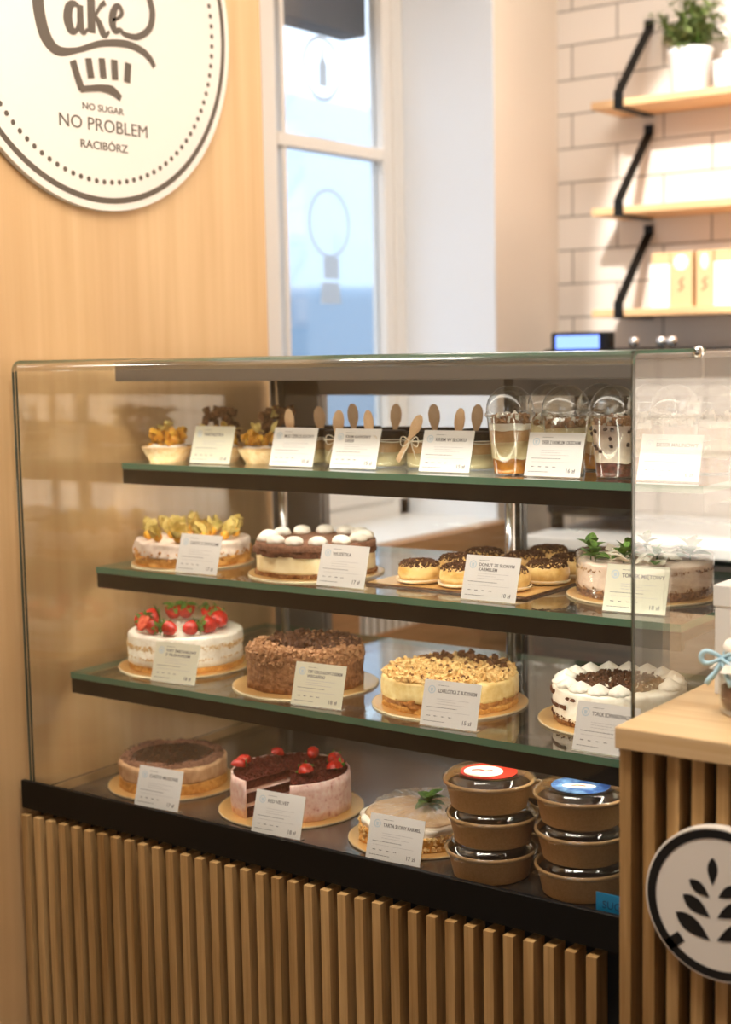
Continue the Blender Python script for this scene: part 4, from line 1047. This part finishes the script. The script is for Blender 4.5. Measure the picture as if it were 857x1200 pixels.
jar(-1.479,JY+.002,'front jar whose spoon slants down to the left',spoon=(-.15,-.62,.010))
jar(-1.384,JY+.006,'front jar right of the fourth card beside the caramel cup',spoon=(-.1,-.18,.016))
jar(-1.800,2.345,'back row jar at the left end behind the leftmost jar',spoon=(.5,.1,.012))
jar(-1.706,2.342,'back row jar, second from the left',spoon=(.3,.05,.018))
jar(-1.612,2.345,'back row jar, third from the left',spoon=(.35,-.06,.018))
jar(-1.518,2.342,'back row jar, fourth from the left',spoon=(.3,.04,.018))
jar(-1.424,2.345,'back row jar nearest the dessert cups',spoon=(.2,-.1,.018))

# fruit tartlets at the left of the top shelf
def tart(x,y,label,mat,tall=1.0,cup_=True):
    t = empty('fruit_tartlet',(x,y,Z(-.213)+.0004),label,'tartlet','fruit tartlets on the top shelf')
    MB().lathe([(.030,0),(.036,.010),(.042,.020),(.044,.022),(.042,.024),(.036,.018),(.0,.016)],40,cap1=False,mod=lambda a,z:1+.03*math.cos(16*a)*(z>.003)).obj('pastry_shell', M['pastry'], t, smooth=True)
    layer(t,'cream_mound',M['cream'],r=.034,z0=.014,z1=.026,amp=.003,f=60,seed=int(x*100),topamp=.002,seg=48,rings=5)
    b=MB(); rr=random.Random(int(x*1000)); scatter(b,60,.031,.026,(.004,.009),0,.022*tall,None,rr); b.obj('fruit_pieces', M[mat], t)
    t.scale=(1.18,1.18,1.3)
    b=MB(); rr=random.Random(int(x*900))
    for k in range(5): blade(b,T(rr.uniform(-.02,.02),rr.uniform(-.02,.02),.036+.012*tall,ry=-rr.uniform(.2,1.2),rz=rr.uniform(0,6)),.022,.012,.4,.2)
    b.obj('husk_leaves', M['husk'], t, smooth=True)
tart(-2.086,2.190,'yellow fruit tartlet at the far left end of the top shelf','fruit')
tart(-1.975,2.225,'yellow fruit tartlet behind the leftmost price card','fruit')
tart(-1.868,2.235,'yellow fruit tartlet just right of the leftmost price card','fruit',.8)
tart(-2.06,2.325,'tall brown topped tartlet at the back left corner of the shelf','walnut',2.4)
tart(-1.935,2.365,'brown topped tartlet behind the two leftmost fruit tartlets','walnut',2.4)

# ------------------------------------------------------------------ price cards
def price_card(A,Bv,z,label,title,price,title2=None,tint='paper',lift=0):
    ax,ay=A; bx_,by=Bv; rz=math.atan2(by-ay,bx_-ax)*.8
    t = empty('price_card',(ax,ay,Z(z)+.0004+lift),label,'price card','white price cards in clear holders',rz)
    wd,hh=.106,.076; lean=math.radians(17)
    Mt = Matrix.Rotation(PI/2-lean,4,'X')            # drawing x,y -> card face leaning back
    MB().box(0,wd,0,hh,-.0035,-.0022,M=T(0,0,.001)@Mt).box(0,wd,.0005,.016,.0,.0014).obj('card_holder', M['acrylic'], t)
    s_=MB().box(.0005,wd-.0005,.0015,hh+.0005,-.0021,-.0013,M=T(0,0,.001)@Mt).obj('card_sheet', M[tint], t)
    F = T(0,0,.001)@Mt@T(0,0,-.00125)
    def put(nm,mat,items):
        b=MB()
        for body,x,y,size,maxw,bold in items:
            vs,fs,w=text_geo(body,size,.00012,bold); k=min(1,maxw/w) if maxw else 1
            b.add([(p*k,q,r) for p,q,r in vs],fs,M=F@T(x,y,0))
        return b,nm,mat
    b,_,_=put('t','print',[(title,.027,.0585 if title2 else .0565,.0074 if title2 else .0085,.072,.02)]+([(title2,.027,.0505,.0074,.07,.02)] if title2 else []))
    b.obj('card_title', M['print'], s_)
    b,_,_=put('p','print',[(price,.077,.0085,.0095,.024,.01)]); b.obj('card_price', M['print'], s_)
    b=MB(); rr=random.Random(len(title)*7+int(ax*100)); F2=F
    def row(x0,x1,y,h):
        x=x0
        while x<x1:
            l=min(rr.uniform(.002,.007),x1-x); b.box(x,x+l,y,y+h,0,.0001,M=F2); x+=l+.0012
    row(.027,.046,.068,.0007); row(.010,.066,.0315,.0009); row(.007,.046,.0085,.0009)
    for x in (.012,.025,.039,.052): row(x,x+.006,.017,.0012)
    b.obj('card_small_print', M['print'], s_)
    b=MB()
    for y,x1 in ((.0455,.086),(.0415,.062),(.0375,.080)): row(.027,x1,y,.0009)
    row(.012,.09,.0255,.0008)
    b.obj('card_faint_print', M['printlight'], s_)
    b=MB(); ring_poly(b,.0050,.0068,.0001,F@T(.0155,.0605,0),seg=28); b.prism([(-.002,-.0035),(.002,-.0035),(.0028,.0025),(-.0028,.0025)],.0001,M=F@T(.0155,.0605,0)); b.obj('card_emblem', M['printblue'], s_)
    return t
S1,S2,S3,DK=-.213,-.415,-.614,-.848
def pc(ax,ay,z,label,title,price,title2=None,tint='paper',r=0): price_card((ax,ay),(ax+.106,ay+r),z,label,title,price,title2,tint)
pc(-1.999,2.158,S1,'yellowish price card at the far left of the top shelf','TARTALETKA','12 zł',tint='paper_y')
pc(-1.797,2.162,S1,'price card second from the left on the top shelf','MUS CZEKOLADOWY','15 zł')
pc(-1.652,2.163,S1,'price card third from the left, between the dessert jars','KREM KAWOWY','15 zł','DESER')
pc(-1.451,2.160,S1,'price card left of the caramel dessert cup, before the jars','KREM W SŁOIKU','15 zł')
pc(-1.232,2.152,S1,'price card standing before the dome lidded dessert cups','DESER Z KARMELEM I ORZECHAMI','16 zł')
pc(-1.028,2.158,S1,'price card behind the side glass on the top shelf','DESER MALINOWY','16 zł')
pc(-1.950,2.055,S2,'price card before the yellow physalis cake','CIASTO Z OWOCAMI','17 zł')
pc(-1.609,2.060,S2,'price card reading WUZETKA before the cocoa cream cake','WUZETKA','17 zł')
pc(-1.304,2.062,S2,'price card standing before the tray of doughnuts','DONUT ZE SŁONYM','10 zł','KARMELEM')
pc(-1.048,2.076,S2,'pale yellow price card before the mint cake','TORCIK MIĘTOWY','18 zł',tint='paper_y',r=.006)
pc(-1.950,1.978,S3,'pale price card before the strawberry cake','TORT ŚMIETANKOWY','18 zł','Z TRUSKAWKAMI','paper_y',r=.01)
pc(-1.602,1.970,S3,'pale yellow price card before the rough chocolate cake','TORT CZEKOLADOWY Z KREMEM','18 zł','WEGAŃSKI','paper_y',r=.01)
pc(-1.329,1.970,S3,'white price card before the apple crumble cake','SZARLOTKA Z BUDYNIEM','15 zł',r=.01)
pc(-1.045,1.967,S3,'price card before the piped cream cake, cut off by the counter','TORCIK SCHWARZWALDZKI','18 zł')
pc(-1.962,1.934,DK,'price card before the beige mousse cake on the bottom deck','CIASTO MUSOWE','17 zł',r=.01)
pc(-1.671,1.934,DK,'price card reading RED VELVET on the bottom deck','RED VELVET','18 zł',r=.01)
pc(-1.419,1.934,DK,'price card before the caramel tart on the bottom deck','TARTA SŁONY KARMEL','17 zł',r=.01)

# ------------------------------------------------------------------ light
def area(name, loc, rot, size, power, col, shape='RECTANGLE', size_y=None, spread=None):
    l = bpy.data.lights.new(name,'AREA'); l.shape=shape; l.size=size; l.energy=power; l.color=col[:3]
    if size_y: l.size_y=size_y
    if spread: l.spread=spread
    o=bpy.data.objects.new(name,l); C.objects.link(o); o.location=loc; o.rotation_euler=rot; return o
warm=(1,.82,.62)
# unseen hanging lamps, added to light the case from above
for px_,py_,dn_,upw_,nm_ in ((-1.25,1.20,38,12,'front'),(-1.0,3.1,11,10,'rear')):
    lm = empty('added_lamp',(px_,py_,ZC-.25),'unseen slim white lamp added above the '+('customer side of the display case' if nm_=='front' else 'staff side of the counter'),'lamp')
    MB().box(-.66,.66,-.16,.16,.012,.045).box(-.645,-.64,-.003,.003,.045,.25).box(.64,.645,-.003,.003,.045,.25).obj('added_lamp_body', M['white'], lm)
    area('added_downlight',(px_,py_,ZC-.245),(0,0,0),1.3,dn_,(1,.93,.84) if nm_=='front' else (1,.98,.96),size_y=.3)
    area('added_uplight',(px_,py_,ZC-.19),(PI,0,0),1.3,upw_,(1,.93,.84),size_y=.3)  # upward light added to brighten the ceiling
def spot(loc, target, power, angle, col, blend=.3, r=.03):
    l=bpy.data.lights.new('added_wall_spot','SPOT'); l.energy=power; l.spot_size=math.radians(angle); l.spot_blend=blend; l.color=col; l.shadow_soft_size=r
    o=bpy.data.objects.new('added_wall_spot',l); C.objects.link(o); o.location=loc
    o.rotation_euler=(Vector(target)-Vector(loc)).to_track_quat('-Z','Y').to_euler(); return o
spot((.2,2.2,ZC-.1),(.1,YT,Z(.1)),600,75,(1,.94,.86))  # added spot: brightens the out-of-frame tiles mirrored in the side glass
spot((-1.3,2.0,ZC-.1),(-1.25,YT,Z(.28)),260,38,(1,.96,.90),.12)  # added spot standing in for the sun patch on the tiles
wd = bpy.data.worlds.new('World'); bpy.context.scene.world = wd; wd.use_nodes = True
bg = wd.node_tree.nodes['Background']; bg.inputs[0].default_value = (.72,.85,1,1); bg.inputs[1].default_value = 1.9

# ------------------------------------------------------------------ camera
f, pi_, ya, ro = 1721.0535779, math.radians(6.18710171), math.radians(35.96388163), math.radians(-1.0892014)
fw = Vector((-math.sin(ya)*math.cos(pi_), math.cos(ya)*math.cos(pi_), -math.sin(pi_)))
rt = fw.cross(Vector((0,0,1))).normalized(); up = rt.cross(fw)
rt2 = rt*math.cos(ro)+up*math.sin(ro); up2 = up*math.cos(ro)-rt*math.sin(ro)
cd = bpy.data.cameras.new('camera'); cam = bpy.data.objects.new('camera',cd); C.objects.link(cam)
mw = Matrix((rt2, up2, -fw)).transposed().to_4x4(); mw.translation = (0,0,H); cam.matrix_world = mw
cd.sensor_fit='HORIZONTAL'; cd.sensor_width=24; cd.lens=f/857*24; cd.clip_start=.05; cd.clip_end=200
cd.dof.use_dof=True; cd.dof.focus_distance=2.40; cd.dof.aperture_fstop=2.4
s = bpy.context.scene; s.camera = cam
s.view_settings.view_transform='Standard'; s.view_settings.look='None'; s.view_settings.gamma=1; s.view_settings.use_curve_mapping=False
s.view_settings.exposure=0.4
s.cycles.transparent_max_bounces=40; s.cycles.max_bounces=10; s.cycles.sample_clamp_indirect=6
